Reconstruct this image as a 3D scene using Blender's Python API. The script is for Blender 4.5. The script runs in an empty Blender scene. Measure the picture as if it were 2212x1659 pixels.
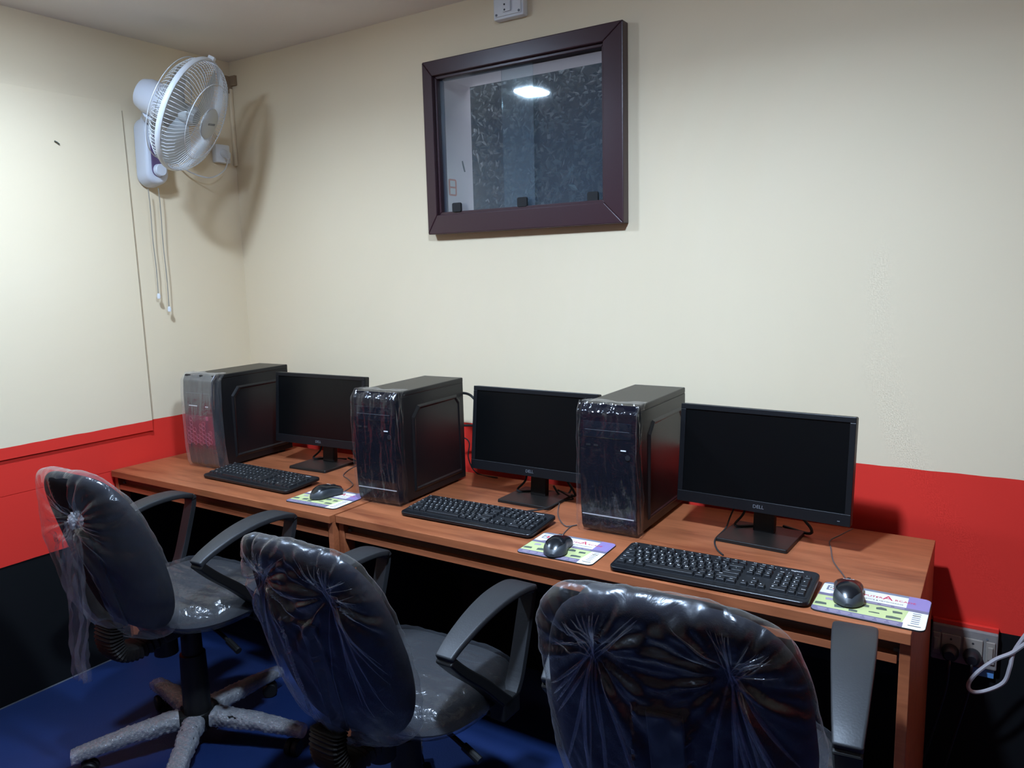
import bpy, bmesh, math, random
from mathutils import Vector, Matrix, noise as mnoise
random.seed(7)
pi = math.pi

# ------------------------------------------------------------------ camera
IMG_W, IMG_H, FPX = 2212, 1659, 1653.5
CAM = Vector((2.8377, -2.2414, 1.4486)); YAW, PITCH, ROLL = 0.5729, -0.1452, -0.0256
_fw = Vector((-math.sin(YAW)*math.cos(PITCH), math.cos(YAW)*math.cos(PITCH), math.sin(PITCH)))
_rt = Vector((math.cos(YAW), math.sin(YAW), 0)); _up = _rt.cross(_fw)
CR = _rt*math.cos(ROLL) + _up*math.sin(ROLL); CU = -_rt*math.sin(ROLL) + _up*math.cos(ROLL)
def ray(px, py): return _fw + CR*((px-IMG_W/2)/FPX) - CU*((py-IMG_H/2)/FPX)
def on_z(px, py, z): d = ray(px, py); return CAM + d*((z-CAM.z)/d.z)
def on_y(px, py, y): d = ray(px, py); return CAM + d*((y-CAM.y)/d.y)
def on_x(px, py, x): d = ray(px, py); return CAM + d*((x-CAM.x)/d.x)

scene = bpy.context.scene
col = scene.collection
cd = bpy.data.cameras.new('camera'); cam = bpy.data.objects.new('camera', cd); col.objects.link(cam)
cd.sensor_width = 36.0; cd.lens = FPX/IMG_W*36.0; cd.clip_start = 0.02
m = Matrix((CR, CU, -_fw)).transposed().to_4x4(); m.translation = CAM; cam.matrix_world = m
scene.camera = cam

# ------------------------------------------------------------------ world, light level
w = bpy.data.worlds.new('dusk_world'); scene.world = w; w.use_nodes = True
w.node_tree.nodes['Background'].inputs[0].default_value = (0.50, 0.52, 0.64, 1)
w.node_tree.nodes['Background'].inputs[1].default_value = 3.2  # dusk skylight outdoors, set strong to brighten the reveal and foliage
scene.view_settings.view_transform = 'Standard'; scene.view_settings.look = 'None'
scene.view_settings.gamma = 1.0; scene.view_settings.use_curve_mapping = False
scene.view_settings.exposure = 0.0
scene.cycles.transparent_max_bounces = 24
scene.cycles.max_bounces = 10
scene.cycles.caustics_reflective = False
LAMP_STRENGTH = 480.0      # glowing diffuser
LAMP_WATTS = 22.0         # forward beam of each panel
LAMP_SPREAD = math.radians(157)
LAMP_COLOR = (0.585, 0.765, 1.02, 1)
ZC = 2.36            # ceiling
Z_RED, Z_BLACK = 0.9027, 0.4937
HR, HL = 0.7397, 0.7420   # desk heights (right, left)

# ------------------------------------------------------------------ helpers
def fbm(v, o=3): return mnoise.fractal(Vector(v), 1.0, 2.0, o)
class MB:
    def __init__(s): s.v = []; s.f = []; s.m = []
    def add(s, vs, fs, mi=0):
        b = len(s.v); s.v += [Vector(v) for v in vs]
        for f in fs: s.f.append([b+i for i in f]); s.m.append(mi)
        return s
    def box(s, x0, x1, y0, y1, z0, z1, mi=0):
        return s.add([(x0,y0,z0),(x1,y0,z0),(x1,y1,z0),(x0,y1,z0),(x0,y0,z1),(x1,y0,z1),(x1,y1,z1),(x0,y1,z1)],
                     [(0,3,2,1),(4,5,6,7),(0,1,5,4),(1,2,6,5),(2,3,7,6),(3,0,4,7)], mi)
    def prism(s, pts, d0, d1, axis='z', mi=0, taper=1.0):
        n = len(pts)
        cx = sum(p[0] for p in pts)/n; cy = sum(p[1] for p in pts)/n
        def P(p, d, t=1.0):
            a, b = cx+(p[0]-cx)*t, cy+(p[1]-cy)*t
            return (a, b, d) if axis == 'z' else ((a, d, b) if axis == 'y' else (d, a, b))
        vs = [P(p, d0) for p in pts]+[P(p, d1, taper) for p in pts]
        fs = [list(range(n))[::-1], list(range(n, 2*n))]+[(i, (i+1) % n, n+(i+1) % n, n+i) for i in range(n)]
        return s.add(vs, fs, mi)
    def grid(s, fn, nu, nv, cu=False, cv=False, mi=0, skip=None):
        U = nu if cu else nu+1; V = nv if cv else nv+1
        vs = [fn(i/nu, j/nv) for j in range(V) for i in range(U)]
        fs = []
        for j in range(nv):
            for i in range(nu):
                if skip and skip((i+.5)/nu, (j+.5)/nv): continue
                a, b = i, (i+1) % U; c, d = j, (j+1) % V
                fs.append((c*U+a, c*U+b, d*U+b, d*U+a))
        return s.add(vs, fs, mi)
    def tube(s, pts, r, n=8, closed=False, mi=0, caps=True):
        pts = [Vector(p) for p in pts]; N = len(pts)
        rs = r if isinstance(r, (list, tuple)) else [r]*N
        T = []
        for i in range(N):
            a = pts[(i-1) % N] if (closed or i > 0) else pts[0]
            b = pts[(i+1) % N] if (closed or i < N-1) else pts[-1]
            t = (b-a); T.append(t.normalized() if t.length > 1e-9 else Vector((0, 0, 1)))
        u = T[0].orthogonal().normalized(); vs = []
        for i in range(N):
            u = (u - T[i]*u.dot(T[i]));  u = u.normalized() if u.length > 1e-6 else T[i].orthogonal().normalized()
            q = T[i].cross(u)
            for k in range(n):
                a = 2*pi*k/n; vs.append(pts[i]+(u*math.cos(a)+q*math.sin(a))*rs[i])
        fs = [(i*n+k, i*n+(k+1) % n, ((i+1) % N)*n+(k+1) % n, ((i+1) % N)*n+k) for i in range(N if closed else N-1) for k in range(n)]
        if caps and not closed: fs += [list(range(n))[::-1], list(range((N-1)*n, N*n))]
        return s.add(vs, fs, mi)
    def lathe(s, prof, n=24, mi=0):   # prof: (r, z)
        vs = []; 
        for r, z in prof: vs += [(r*math.cos(2*pi*k/n), r*math.sin(2*pi*k/n), z) for k in range(n)]
        fs = [(j*n+k, j*n+(k+1) % n, (j+1)*n+(k+1) % n, (j+1)*n+k) for j in range(len(prof)-1) for k in range(n)]
        fs += [list(range(n))[::-1], list(range((len(prof)-1)*n, len(prof)*n))]
        return s.add(vs, fs, mi)
    def strap(s, pts, wd, th, mi=0):  # band in the yz plane; width along x
        pts = [Vector(p) for p in pts]; N = len(pts); vs = []
        for i in range(N):
            t = (pts[min(i+1, N-1)]-pts[max(i-1, 0)]).normalized(); nn = Vector((1, 0, 0)).cross(t).normalized()
            W = wd[i] if isinstance(wd, (list, tuple)) else wd; H = th[i] if isinstance(th, (list, tuple)) else th
            for a, b in ((-1, -1), (1, -1), (1, 1), (-1, 1)):
                vs.append(pts[i]+Vector((a*W/2, 0, 0))+nn*(b*H/2))
        fs = [(i*4+k, i*4+(k+1) % 4, (i+1)*4+(k+1) % 4, (i+1)*4+k) for i in range(N-1) for k in range(4)]
        fs += [(3, 2, 1, 0), ((N-1)*4, (N-1)*4+1, (N-1)*4+2, (N-1)*4+3)]
        return s.add(vs, fs, mi)
    def xf(s, M): s.v = [M @ v for v in s.v]; return s
    def mesh(s, name, mats, bevel=0, segs=2, sharp=35, smooth=True):
        me = bpy.data.meshes.new(name)
        bm = bmesh.new(); bv = [bm.verts.new(v) for v in s.v]
        for f, mi in zip(s.f, s.m):
            try: fc = bm.faces.new([bv[i] for i in f]); fc.material_index = mi
            except ValueError: pass
        bmesh.ops.recalc_face_normals(bm, faces=bm.faces)
        if bevel:
            es = [e for e in bm.edges if len(e.link_faces) == 2 and e.calc_face_angle(0) > math.radians(32)]
            bmesh.ops.bevel(bm, geom=es, offset=bevel, segments=segs, profile=.5, affect='EDGES', clamp_overlap=True)
        bm.to_mesh(me); bm.free()
        for mt in (mats if isinstance(mats, (list, tuple)) else [mats]): me.materials.append(mt)
        if smooth and not (0 < bevel <= .004):
            me.polygons.foreach_set('use_smooth', [True]*len(me.polygons)); me.set_sharp_from_angle(angle=math.radians(sharp))
        return me
    def build(s, name, mats, parent=None, bevel=0, segs=2, sharp=35, smooth=True):
        return link(name, s.mesh(name, mats, bevel, segs, sharp, smooth), parent)
def link(name, me, parent=None):
    o = bpy.data.objects.new(name, me); col.objects.link(o)
    if parent: o.parent = parent
    return o
def tag(o, label=None, cat=None, group=None, kind=None):
    if label: o['label'] = label
    if cat: o['category'] = cat
    if group: o['group'] = group
    if kind: o['kind'] = kind
    return o
def thing(name, loc, rz=0, label=None, cat=None, group=None, kind=None):
    o = bpy.data.objects.new(name, None); col.objects.link(o); o.location = loc; o.rotation_euler = (0, 0, rz); o.empty_display_size = .05
    return tag(o, label, cat, group, kind)
def catmull(P, n=8, closed=False):
    P = [Vector(p) for p in P]; N = len(P); out = []
    for i in range(N if closed else N-1):
        g = lambda k: P[k % N] if closed else P[min(max(k, 0), N-1)]
        a, b, c, d = g(i-1), g(i), g(i+1), g(i+2)
        for j in range(n):
            t = j/n; out.append(.5*((2*b)+(c-a)*t+(2*a-5*b+4*c-d)*t*t+(3*b-a-3*c+d)*t**3))
    if not closed: out.append(P[-1])
    return out
def rrect(x0, x1, y0, y1, r, n=5):
    o = []
    for cx, cy, a0 in ((x1-r, y1-r, 0), (x0+r, y1-r, 90), (x0+r, y0+r, 180), (x1-r, y0+r, 270)):
        for k in range(n+1):
            a = math.radians(a0+90*k/n); o.append((cx+r*math.cos(a), cy+r*math.sin(a)))
    return o
_txt = {}
def text_geo(body, size, align='CENTER'):
    key = (body, size, align)
    if key in _txt: return _txt[key]
    c = bpy.data.curves.new('t', 'FONT'); c.body = body; c.size = size; c.align_x = align; c.align_y = 'CENTER'; c.resolution_u = 2
    o = bpy.data.objects.new('t', c); col.objects.link(o)
    dg = bpy.context.evaluated_depsgraph_get(); me = bpy.data.meshes.new_from_object(o.evaluated_get(dg))
    r = ([v.co.copy() for v in me.vertices], [list(p.vertices) for p in me.polygons])
    bpy.data.objects.remove(o); bpy.data.curves.remove(c); bpy.data.meshes.remove(me)
    _txt[key] = r; return r
def put_text(mb, body, size, M, mi=0, align='CENTER'):
    v, f = text_geo(body, size, align); mb.add([M @ p for p in v], f, mi)

# ------------------------------------------------------------------ materials
def mat(name, color, rough=.5, metal=0, spec=.5, bump=None, var=None, emit=None, coat=0):
    """bump=(scale,strength,detail) noise bump ; var=(scale, dark_factor) noise colour variation"""
    mt = bpy.data.materials.new(name); mt.use_nodes = True; nt = mt.node_tree; b = nt.nodes['Principled BSDF']
    c = (*color, 1); b.inputs['Base Color'].default_value = c; b.inputs['Roughness'].default_value = rough
    b.inputs['Metallic'].default_value = metal; b.inputs['Specular IOR Level'].default_value = spec
    if coat: b.inputs['Coat Weight'].default_value = coat; b.inputs['Coat Roughness'].default_value = .1
    tc = nt.nodes.new('ShaderNodeTexCoord')
    if var:
        n = nt.nodes.new('ShaderNodeTexNoise'); n.inputs['Scale'].default_value = var[0]; n.inputs['Detail'].default_value = 4
        nt.links.new(tc.outputs['Object'], n.inputs['Vector'])
        r = nt.nodes.new('ShaderNodeMix'); r.data_type = 'RGBA'; r.inputs[6].default_value = (*[k*var[1] for k in color], 1); r.inputs[7].default_value = c
        nt.links.new(n.outputs['Fac'], r.inputs[0]); nt.links.new(r.outputs[2], b.inputs['Base Color'])
    if bump:
        n = nt.nodes.new('ShaderNodeTexNoise'); n.inputs['Scale'].default_value = bump[0]; n.inputs['Detail'].default_value = bump[2] if len(bump) > 2 else 3
        nt.links.new(tc.outputs['Object'], n.inputs['Vector'])
        bn = nt.nodes.new('ShaderNodeBump'); bn.inputs['Strength'].default_value = bump[1]; bn.inputs['Distance'].default_value = .002
        nt.links.new(n.outputs['Fac'], bn.inputs['Height']); nt.links.new(bn.outputs['Normal'], b.inputs['Normal'])
    if emit: b.inputs['Emission Color'].default_value = (*emit[0], 1); b.inputs['Emission Strength'].default_value = emit[1]
    return mt

def wall_paint():
    mt = bpy.data.materials.new('three_band_wall_paint'); mt.use_nodes = True; nt = mt.node_tree; b = nt.nodes['Principled BSDF']
    b.inputs['Roughness'].default_value = .68; b.inputs['Specular IOR Level'].default_value = .25
    g = nt.nodes.new('ShaderNodeNewGeometry'); sep = nt.nodes.new('ShaderNodeSeparateXYZ'); nt.links.new(g.outputs['Position'], sep.inputs[0])
    n = nt.nodes.new('ShaderNodeTexNoise'); n.inputs['Scale'].default_value = 9; nt.links.new(g.outputs['Position'], n.inputs['Vector'])
    ma = nt.nodes.new('ShaderNodeMath'); ma.operation = 'MULTIPLY_ADD'; ma.inputs[1].default_value = .006; ma.inputs[2].default_value = -.003
    nt.links.new(n.outputs['Fac'], ma.inputs[0])
    ad = nt.nodes.new('ShaderNodeMath'); nt.links.new(sep.outputs['Z'], ad.inputs[0]); nt.links.new(ma.outputs[0], ad.inputs[1])
    def gt(v):
        k = nt.nodes.new('ShaderNodeMath'); k.operation = 'GREATER_THAN'; k.inputs[1].default_value = v; nt.links.new(ad.outputs[0], k.inputs[0]); return k
    n2 = nt.nodes.new('ShaderNodeTexNoise'); n2.inputs['Scale'].default_value = 2.2; n2.inputs['Detail'].default_value = 1; nt.links.new(g.outputs['Position'], n2.inputs['Vector'])
    cr = nt.nodes.new('ShaderNodeMix'); cr.data_type = 'RGBA'; cr.inputs[6].default_value = (.77, .64, .445, 1); cr.inputs[7].default_value = (.81, .68, .48, 1)
    nt.links.new(n2.outputs['Fac'], cr.inputs[0])
    rd = nt.nodes.new('ShaderNodeMix'); rd.data_type = 'RGBA'; rd.inputs[6].default_value = (.70, .030, .020, 1); rd.inputs[7].default_value = (.78, .040, .026, 1)
    nt.links.new(n2.outputs['Fac'], rd.inputs[0])
    m1 = nt.nodes.new('ShaderNodeMix'); m1.data_type = 'RGBA'; m1.inputs[6].default_value = (.0025, .0032, .004, 1); nt.links.new(rd.outputs[2], m1.inputs[7]); nt.links.new(gt(Z_BLACK).outputs[0], m1.inputs[0])
    m2 = nt.nodes.new('ShaderNodeMix'); m2.data_type = 'RGBA'; nt.links.new(m1.outputs[2], m2.inputs[6]); nt.links.new(cr.outputs[2], m2.inputs[7]); nt.links.new(gt(Z_RED).outputs[0], m2.inputs[0])
    nt.links.new(m2.outputs[2], b.inputs['Base Color'])
    return mt

def wood(name, c1, c2, c3, rough=.38):
    mt = bpy.data.materials.new(name); mt.use_nodes = True; nt = mt.node_tree; b = nt.nodes['Principled BSDF']
    b.inputs['Roughness'].default_value = rough
    g = nt.nodes.new('ShaderNodeNewGeometry'); mp = nt.nodes.new('ShaderNodeMapping'); mp.inputs['Scale'].default_value = (1.3, 9, 9); nt.links.new(g.outputs['Position'], mp.inputs['Vector'])
    n = nt.nodes.new('ShaderNodeTexNoise'); n.inputs['Scale'].default_value = 2.2; n.inputs['Detail'].default_value = 8; n.inputs['Distortion'].default_value = .8; nt.links.new(mp.outputs[0], n.inputs['Vector'])
    r = nt.nodes.new('ShaderNodeValToRGB'); e = r.color_ramp.elements; e[0].position = .30; e[0].color = (*c1, 1); e[1].position = .62; e[1].color = (*c3, 1)
    k = e.new(.45); k.color = (*c2, 1); nt.links.new(n.outputs['Fac'], r.inputs[0])
    mp2 = nt.nodes.new('ShaderNodeMapping'); mp2.inputs['Scale'].default_value = (8, 90, 90); nt.links.new(g.outputs['Position'], mp2.inputs['Vector'])
    n2 = nt.nodes.new('ShaderNodeTexNoise'); n2.inputs['Scale'].default_value = 1.5; n2.inputs['Detail'].default_value = 3; nt.links.new(mp2.outputs[0], n2.inputs['Vector'])
    mx = nt.nodes.new('ShaderNodeMix'); mx.data_type = 'RGBA'; mx.blend_type = 'OVERLAY'; mx.inputs[0].default_value = .28
    nt.links.new(r.outputs[0], mx.inputs[6]); nt.links.new(n2.outputs['Fac'], mx.inputs[7]); nt.links.new(mx.outputs[2], b.inputs['Base Color'])
    return mt

def film(name, haze=.10, gloss=.13, tint=(1, 1, 1), bump=.35, scale=30, rough=.13, edge=.45, grz=.5):
    mt = bpy.data.materials.new(name); mt.use_nodes = True; nt = mt.node_tree; nt.nodes.remove(nt.nodes['Principled BSDF']); out = nt.nodes['Material Output']
    tr = nt.nodes.new('ShaderNodeBsdfTransparent'); tr.inputs[0].default_value = (*[.97*t for t in tint], 1)
    gl = nt.nodes.new('ShaderNodeBsdfGlossy'); gl.inputs['Roughness'].default_value = rough; gl.inputs[0].default_value = (.95, .97, 1, 1)
    df = nt.nodes.new('ShaderNodeBsdfDiffuse'); df.inputs[0].default_value = (.75, .77, .82, 1)
    tl = nt.nodes.new('ShaderNodeBsdfTranslucent'); tl.inputs[0].default_value = (.75, .77, .82, 1)
    hz = nt.nodes.new('ShaderNodeMixShader'); hz.inputs[0].default_value = .5; nt.links.new(df.outputs[0], hz.inputs[1]); nt.links.new(tl.outputs[0], hz.inputs[2])
    tc = nt.nodes.new('ShaderNodeTexCoord'); n = nt.nodes.new('ShaderNodeTexNoise'); n.inputs['Scale'].default_value = scale; n.inputs['Detail'].default_value = 3; n.inputs['Distortion'].default_value = 1.2
    nt.links.new(tc.outputs['Object'], n.inputs['Vector'])
    bn = nt.nodes.new('ShaderNodeBump'); bn.inputs['Strength'].default_value = bump; bn.inputs['Distance'].default_value = .006; nt.links.new(n.outputs['Fac'], bn.inputs['Height'])
    nt.links.new(bn.outputs['Normal'], gl.inputs['Normal'])
    lw = nt.nodes.new('ShaderNodeLayerWeight'); lw.inputs['Blend'].default_value = .35; nt.links.new(bn.outputs['Normal'], lw.inputs['Normal'])
    p3 = nt.nodes.new('ShaderNodeMath'); p3.operation = 'POWER'; p3.inputs[1].default_value = 3; nt.links.new(lw.outputs['Facing'], p3.inputs[0])
    f1 = nt.nodes.new('ShaderNodeMath'); f1.operation = 'MULTIPLY_ADD'; f1.inputs[1].default_value = edge; f1.inputs[2].default_value = haze; nt.links.new(p3.outputs[0], f1.inputs[0])
    f2 = nt.nodes.new('ShaderNodeMath'); f2.operation = 'MULTIPLY_ADD'; f2.inputs[1].default_value = grz; f2.inputs[2].default_value = gloss; nt.links.new(p3.outputs[0], f2.inputs[0])
    a = nt.nodes.new('ShaderNodeMixShader'); nt.links.new(f1.outputs[0], a.inputs[0]); nt.links.new(tr.outputs[0], a.inputs[1]); nt.links.new(hz.outputs[0], a.inputs[2])
    c = nt.nodes.new('ShaderNodeMixShader'); nt.links.new(f2.outputs[0], c.inputs[0]); nt.links.new(a.outputs[0], c.inputs[1]); nt.links.new(gl.outputs[0], c.inputs[2])
    nt.links.new(c.outputs[0], out.inputs['Surface'])
    return mt
def glass(name, haze):
    mt = bpy.data.materials.new(name); mt.use_nodes = True; nt = mt.node_tree; nt.nodes.remove(nt.nodes['Principled BSDF']); out = nt.nodes['Material Output']
    tr = nt.nodes.new('ShaderNodeBsdfTransparent'); tr.inputs[0].default_value = (.90, .95, .95, 1)
    df = nt.nodes.new('ShaderNodeBsdfDiffuse'); df.inputs[0].default_value = (.50, .62, .80, 1)
    a = nt.nodes.new('ShaderNodeMixShader'); a.inputs[0].default_value = haze; nt.links.new(tr.outputs[0], a.inputs[1]); nt.links.new(df.outputs[0], a.inputs[2])
    gl = nt.nodes.new('ShaderNodeBsdfGlossy'); gl.inputs['Roughness'].default_value = .04
    fr = nt.nodes.new('ShaderNodeFresnel'); fr.inputs[0].default_value = 1.45
    c = nt.nodes.new('ShaderNodeMixShader'); nt.links.new(fr.outputs[0], c.inputs[0]); nt.links.new(a.outputs[0], c.inputs[1]); nt.links.new(gl.outputs[0], c.inputs[2])
    nt.links.new(c.outputs[0], out.inputs['Surface']); return mt

M = {}
M['paint'] = wall_paint()
M['ceiling'] = mat('ceiling_paint', (.86, .81, .76), .8, var=(3, .95))
M['floor'] = mat('blue_floor', (.003, .017, .085), .55, bump=(180, .25), var=(14, .8))
M['wood'] = wood('desk_laminate', (.195, .052, .020), (.295, .090, .035), (.355, .112, .045))
M['wood_edge'] = wood('desk_edge_band', (.27, .078, .030), (.33, .100, .039), (.36, .11, .044), .42)
M['apron'] = mat('brown_apron', (.14, .075, .045), .55)
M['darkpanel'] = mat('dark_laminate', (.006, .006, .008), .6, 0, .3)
M['frame'] = mat('window_brown_paint', (.042, .016, .021), .32, bump=(60, .1))
M['glass'] = glass('window_glass', .055)
M['reveal'] = mat('pale_reveal', (.82, .72, .70), .8)
M['white'] = mat('white_plastic', (.72, .73, .74), .35)
M['fanwhite'] = mat('fan_white_plastic', (.62, .65, .72), .3)
M['fanwire'] = mat('fan_white_wire', (.66, .68, .70), .35)
M['fanpurple'] = mat('fan_purple_inlay', (.12, .075, .16), .35)
M['fancap'] = mat('fan_grey_cap', (.48, .50, .50), .35)
M['blackmark'] = mat('black_print', (.02, .02, .022), .5)
M['cord'] = mat('grey_cord', (.30, .27, .22), .7)
M['black'] = mat('black_plastic', (.012, .013, .016), .38)
M['blackgloss'] = mat('black_gloss', (.006, .007, .012), .12)
M['case'] = mat('black_steel_case', (.007, .007, .008), .36, 0, .35, bump=(400, .05))
M['casefront'] = mat('black_bezel', (.004, .004, .008), .16, 0, .35)
M['darkred'] = mat('dark_red_bezel', (.10, .012, .030), .25)
M['redline'] = mat('red_honeycomb_line', (.42, .07, .12), .4)
M['screen'] = mat('screen_black', (.0022, .0026, .003), .30, 0, .22)
M['bezel'] = mat('monitor_bezel', (.005, .0055, .007), .42, 0, .35)
M['stand'] = mat('monitor_stand', (.011, .009, .008), .42, 0, .4)
M['key'] = mat('key_black', (.009, .010, .012), .45, 0, .4)
M['kbody'] = mat('keyboard_black', (.006, .0065, .008), .32, 0, .4)
M['legend'] = mat('white_print', (.85, .85, .85), .5)
M['greyprint'] = mat('grey_print', (.16, .17, .19), .4)
M['mousetop'] = mat('mouse_black', (.006, .007, .009), .24, 0, .4)
M['mouseside'] = mat('mouse_grey', (.035, .040, .046), .4)
M['mcord'] = mat('mouse_cord_grey', (.085, .070, .065), .5)
M['rubber'] = mat('black_rubber', (.01, .01, .01), .8)
M['pwhite'] = mat('pad_white', (.78, .73, .66), .55)
M['pgreen'] = mat('pad_yellow_green', (.52, .56, .25), .55)
M['ppurple'] = mat('pad_purple', (.17, .145, .22), .55)
M['pblue'] = mat('pad_violet_blue', (.26, .19, .40), .55)
M['pgrey'] = mat('pad_grey', (.19, .20, .25), .55)
M['pdark'] = mat('pad_picture_dark', (.09, .11, .09), .55)
M['pred'] = mat('pad_red', (.62, .02, .07), .55)
M['plil'] = mat('pad_lilac', (.36, .30, .36), .55)
M['fabric'] = mat('navy_fabric', (.0038, .0042, .008), .9, 0, .2, bump=(500, .2))
M['seatfab'] = mat('charcoal_fabric', (.013, .014, .017), .85, bump=(500, .5))
M['armplastic'] = mat('grey_black_arm', (.020, .021, .023), .5, 0, .4, bump=(260, .15))
M['chairblack'] = mat('chair_black', (.004, .004, .004), .5, 0, .35)
M['bellows'] = mat('bellows_brown_black', (.008, .006, .005), .6, 0, .3)
M['film'] = film('clear_plastic_film', haze=.002, gloss=.045, edge=.07, bump=.45, scale=22, rough=.33, grz=.75)
M['filmloose'] = film('loose_chair_bag', haze=.030, gloss=.03, edge=.22, bump=.9, scale=20, rough=.25, grz=.8)
M['fold'] = film('bunched_film_fold', haze=.045, gloss=.07, edge=.08, bump=.4, scale=60, rough=.2)
M['filmtail'] = film('ruffled_film_tail', haze=.10, gloss=.05, edge=.25, bump=.6, scale=40, rough=.12)
M['filmseat'] = film('clear_seat_film', haze=.022, gloss=.05, edge=.10, bump=.7, scale=30, rough=.2, grz=.6)
M['filmtower'] = film('clear_tower_film', haze=.008, gloss=.035, edge=.22, bump=.5, scale=30, rough=.10)
M['filmsheen'] = film('wall_sheen_tower_film', haze=.10, gloss=.14, edge=.3, bump=.4, scale=20, rough=.25)  # thick haze paints the bright wall's reflection onto the film
M['knot'] = film('bunched_film', haze=.42, gloss=.15, edge=.3, bump=.8, scale=60, rough=.15)
M['bubble'] = film('bubble_wrap', haze=.34, gloss=.20, edge=.25, bump=1.0, scale=150, rough=.18)
M['ivory'] = mat('ivory_socket', (.30, .26, .22), .45)
M['greyplate'] = mat('socket_plate', (.27, .24, .22), .45, var=(60, .75))
M['cablewhite'] = mat('grey_white_cable', (.42, .40, .42), .5)
M['bluetag'] = mat('blue_tag', (.10, .26, .55), .5)
M['leaf'] = mat('dark_leaf', (.012, .026, .022), .5, var=(40, .3))
M['leaflit'] = mat('lit_leaf', (.035, .060, .062), .45, var=(40, .3))  # lighter bluish copy of the leaf colour, painted as leaves catching light
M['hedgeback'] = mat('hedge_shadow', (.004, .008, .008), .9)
M['sticker'] = mat('orange_sticker', (.70, .22, .12), .5)
M['joint'] = mat('dark_joint', (.40, .31, .20), .8)
M['brownpatch'] = mat('brown_patch', (.30, .21, .13), .8)
def lamp_mat(k):
    mt = bpy.data.materials.new('led_diffuser'); mt.use_nodes = True; nt = mt.node_tree; nt.nodes.remove(nt.nodes['Principled BSDF'])
    e = nt.nodes.new('ShaderNodeEmission'); e.inputs[0].default_value = LAMP_COLOR; e.inputs[1].default_value = LAMP_STRENGTH*(.5+.5*k)
    nt.links.new(e.outputs[0], nt.nodes['Material Output'].inputs['Surface']); return mt

# ------------------------------------------------------------------ room shell
RX, RY = 4.3, -4.8
tag(MB().box(-.1, RX+.1, RY-.1, .2, -.1, 0).build('floor', M['floor']), kind='structure')
tag(MB().box(-.1, RX+.1, RY-.1, .2, ZC, ZC+.1).build('ceiling', M['ceiling']), kind='structure')
WX0, WX1, WZ0, WZ1 = 1.104, 1.782, 1.640, 2.140     # clear opening
wb = MB()
T = .20
wb.box(-.1, WX0, 0, T, 0, ZC); wb.box(WX1, RX+.1, 0, T, 0, ZC); wb.box(WX0, WX1, 0, T, 0, WZ0); wb.box(WX0, WX1, 0, T, WZ1, ZC)
wall_back = tag(wb.build('wall_back', M['paint'], smooth=False), kind='structure')
rv = MB()   # plaster lining of the opening
rv.box(WX0, WX0+.004, .02, T+.002, WZ0, WZ1); rv.box(WX1-.004, WX1, .02, T+.002, WZ0, WZ1); rv.box(WX0, WX1, .02, T+.002, WZ1-.004, WZ1); rv.box(WX0, WX1, .02, T+.002, WZ0, WZ0+.004)
rv.build('plaster_reveal', M['reveal'], wall_back, smooth=False)
wall_left = tag(MB().box(-.1, 0, RY-.1, 0, 0, ZC).build('wall_left', M['paint'], smooth=False), kind='structure')
tag(MB().box(RX, RX+.1, RY-.1, 0, 0, ZC).build('wall_right', M['paint'], smooth=False), kind='structure')
tag(MB().box(0, RX, RY-.1, RY, 0, ZC).build('wall_rear', M['paint'], smooth=False), kind='structure')
# overlay boards on the left wall: upper board tapers into the wall at its top
YP = -.503
ub = MB(); zs = [.862, 1.4, 2.09, 2.11]; th = [.012, .010, .003, .0005]
for i in range(3):
    ub.add([(0, RY, zs[i]), (0, YP, zs[i]), (th[i], YP, zs[i]), (th[i], RY, zs[i]), (0, RY, zs[i+1]), (0, YP, zs[i+1]), (th[i+1], YP, zs[i+1]), (th[i+1], RY, zs[i+1])],
           [(0, 1, 2, 3), (4, 7, 6, 5), (3, 2, 6, 7), (2, 1, 5, 6), (1, 0, 4, 5), (0, 3, 7, 4)])
ub.build('wall_board', M['paint'], wall_left, smooth=False)
MB().box(0, .003, RY, YP-.004, .7365, .8615).build('wall_board', M['paint'], wall_left, smooth=False)
MB().box(0, .0035, RY, YP-.006, Z_BLACK-.001, .7345).build('wall_board', M['paint'], wall_left, smooth=False)
p = on_x(120, 308, .0); sm = MB()
sm.tube([p+Vector((.0095, -.008, .004)), p+Vector((.011, 0, 0)), p+Vector((.0095, .008, -.006))], .0022, 5); sm.build('scuff_mark', M['pdark'], wall_left)
tag(MB().box(0, .0015, RY, 0, 0, .004).build('trim_1', M['greyprint']), kind='structure')
jn = MB()
for (z0, t0), (z1, t1) in (((.905, .0118), (1.4, .010)), ((1.4, .010), (2.085, .0031))):
    jn.add([(x_, y_, z_) for z_, tt in ((z0, t0), (z1, t1)) for x_, y_ in ((0, YP), (0, YP+.003), (tt+.0008, YP+.003), (tt+.0008, YP))], [(0, 1, 2, 3), (4, 7, 6, 5), (0, 4, 5, 1), (1, 5, 6, 2), (2, 6, 7, 3), (3, 7, 4, 0)])
jn.build('panel_joint', M['joint'], wall_left, smooth=False)
bp = MB(); bp.box(.0, .045, -.012, -.0, 2.26, 2.30); bp.box(.0, .012, -.05, -.0, 2.23, 2.30)
bp.build('patched_corner', M['brownpatch'], wall_left)

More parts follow.
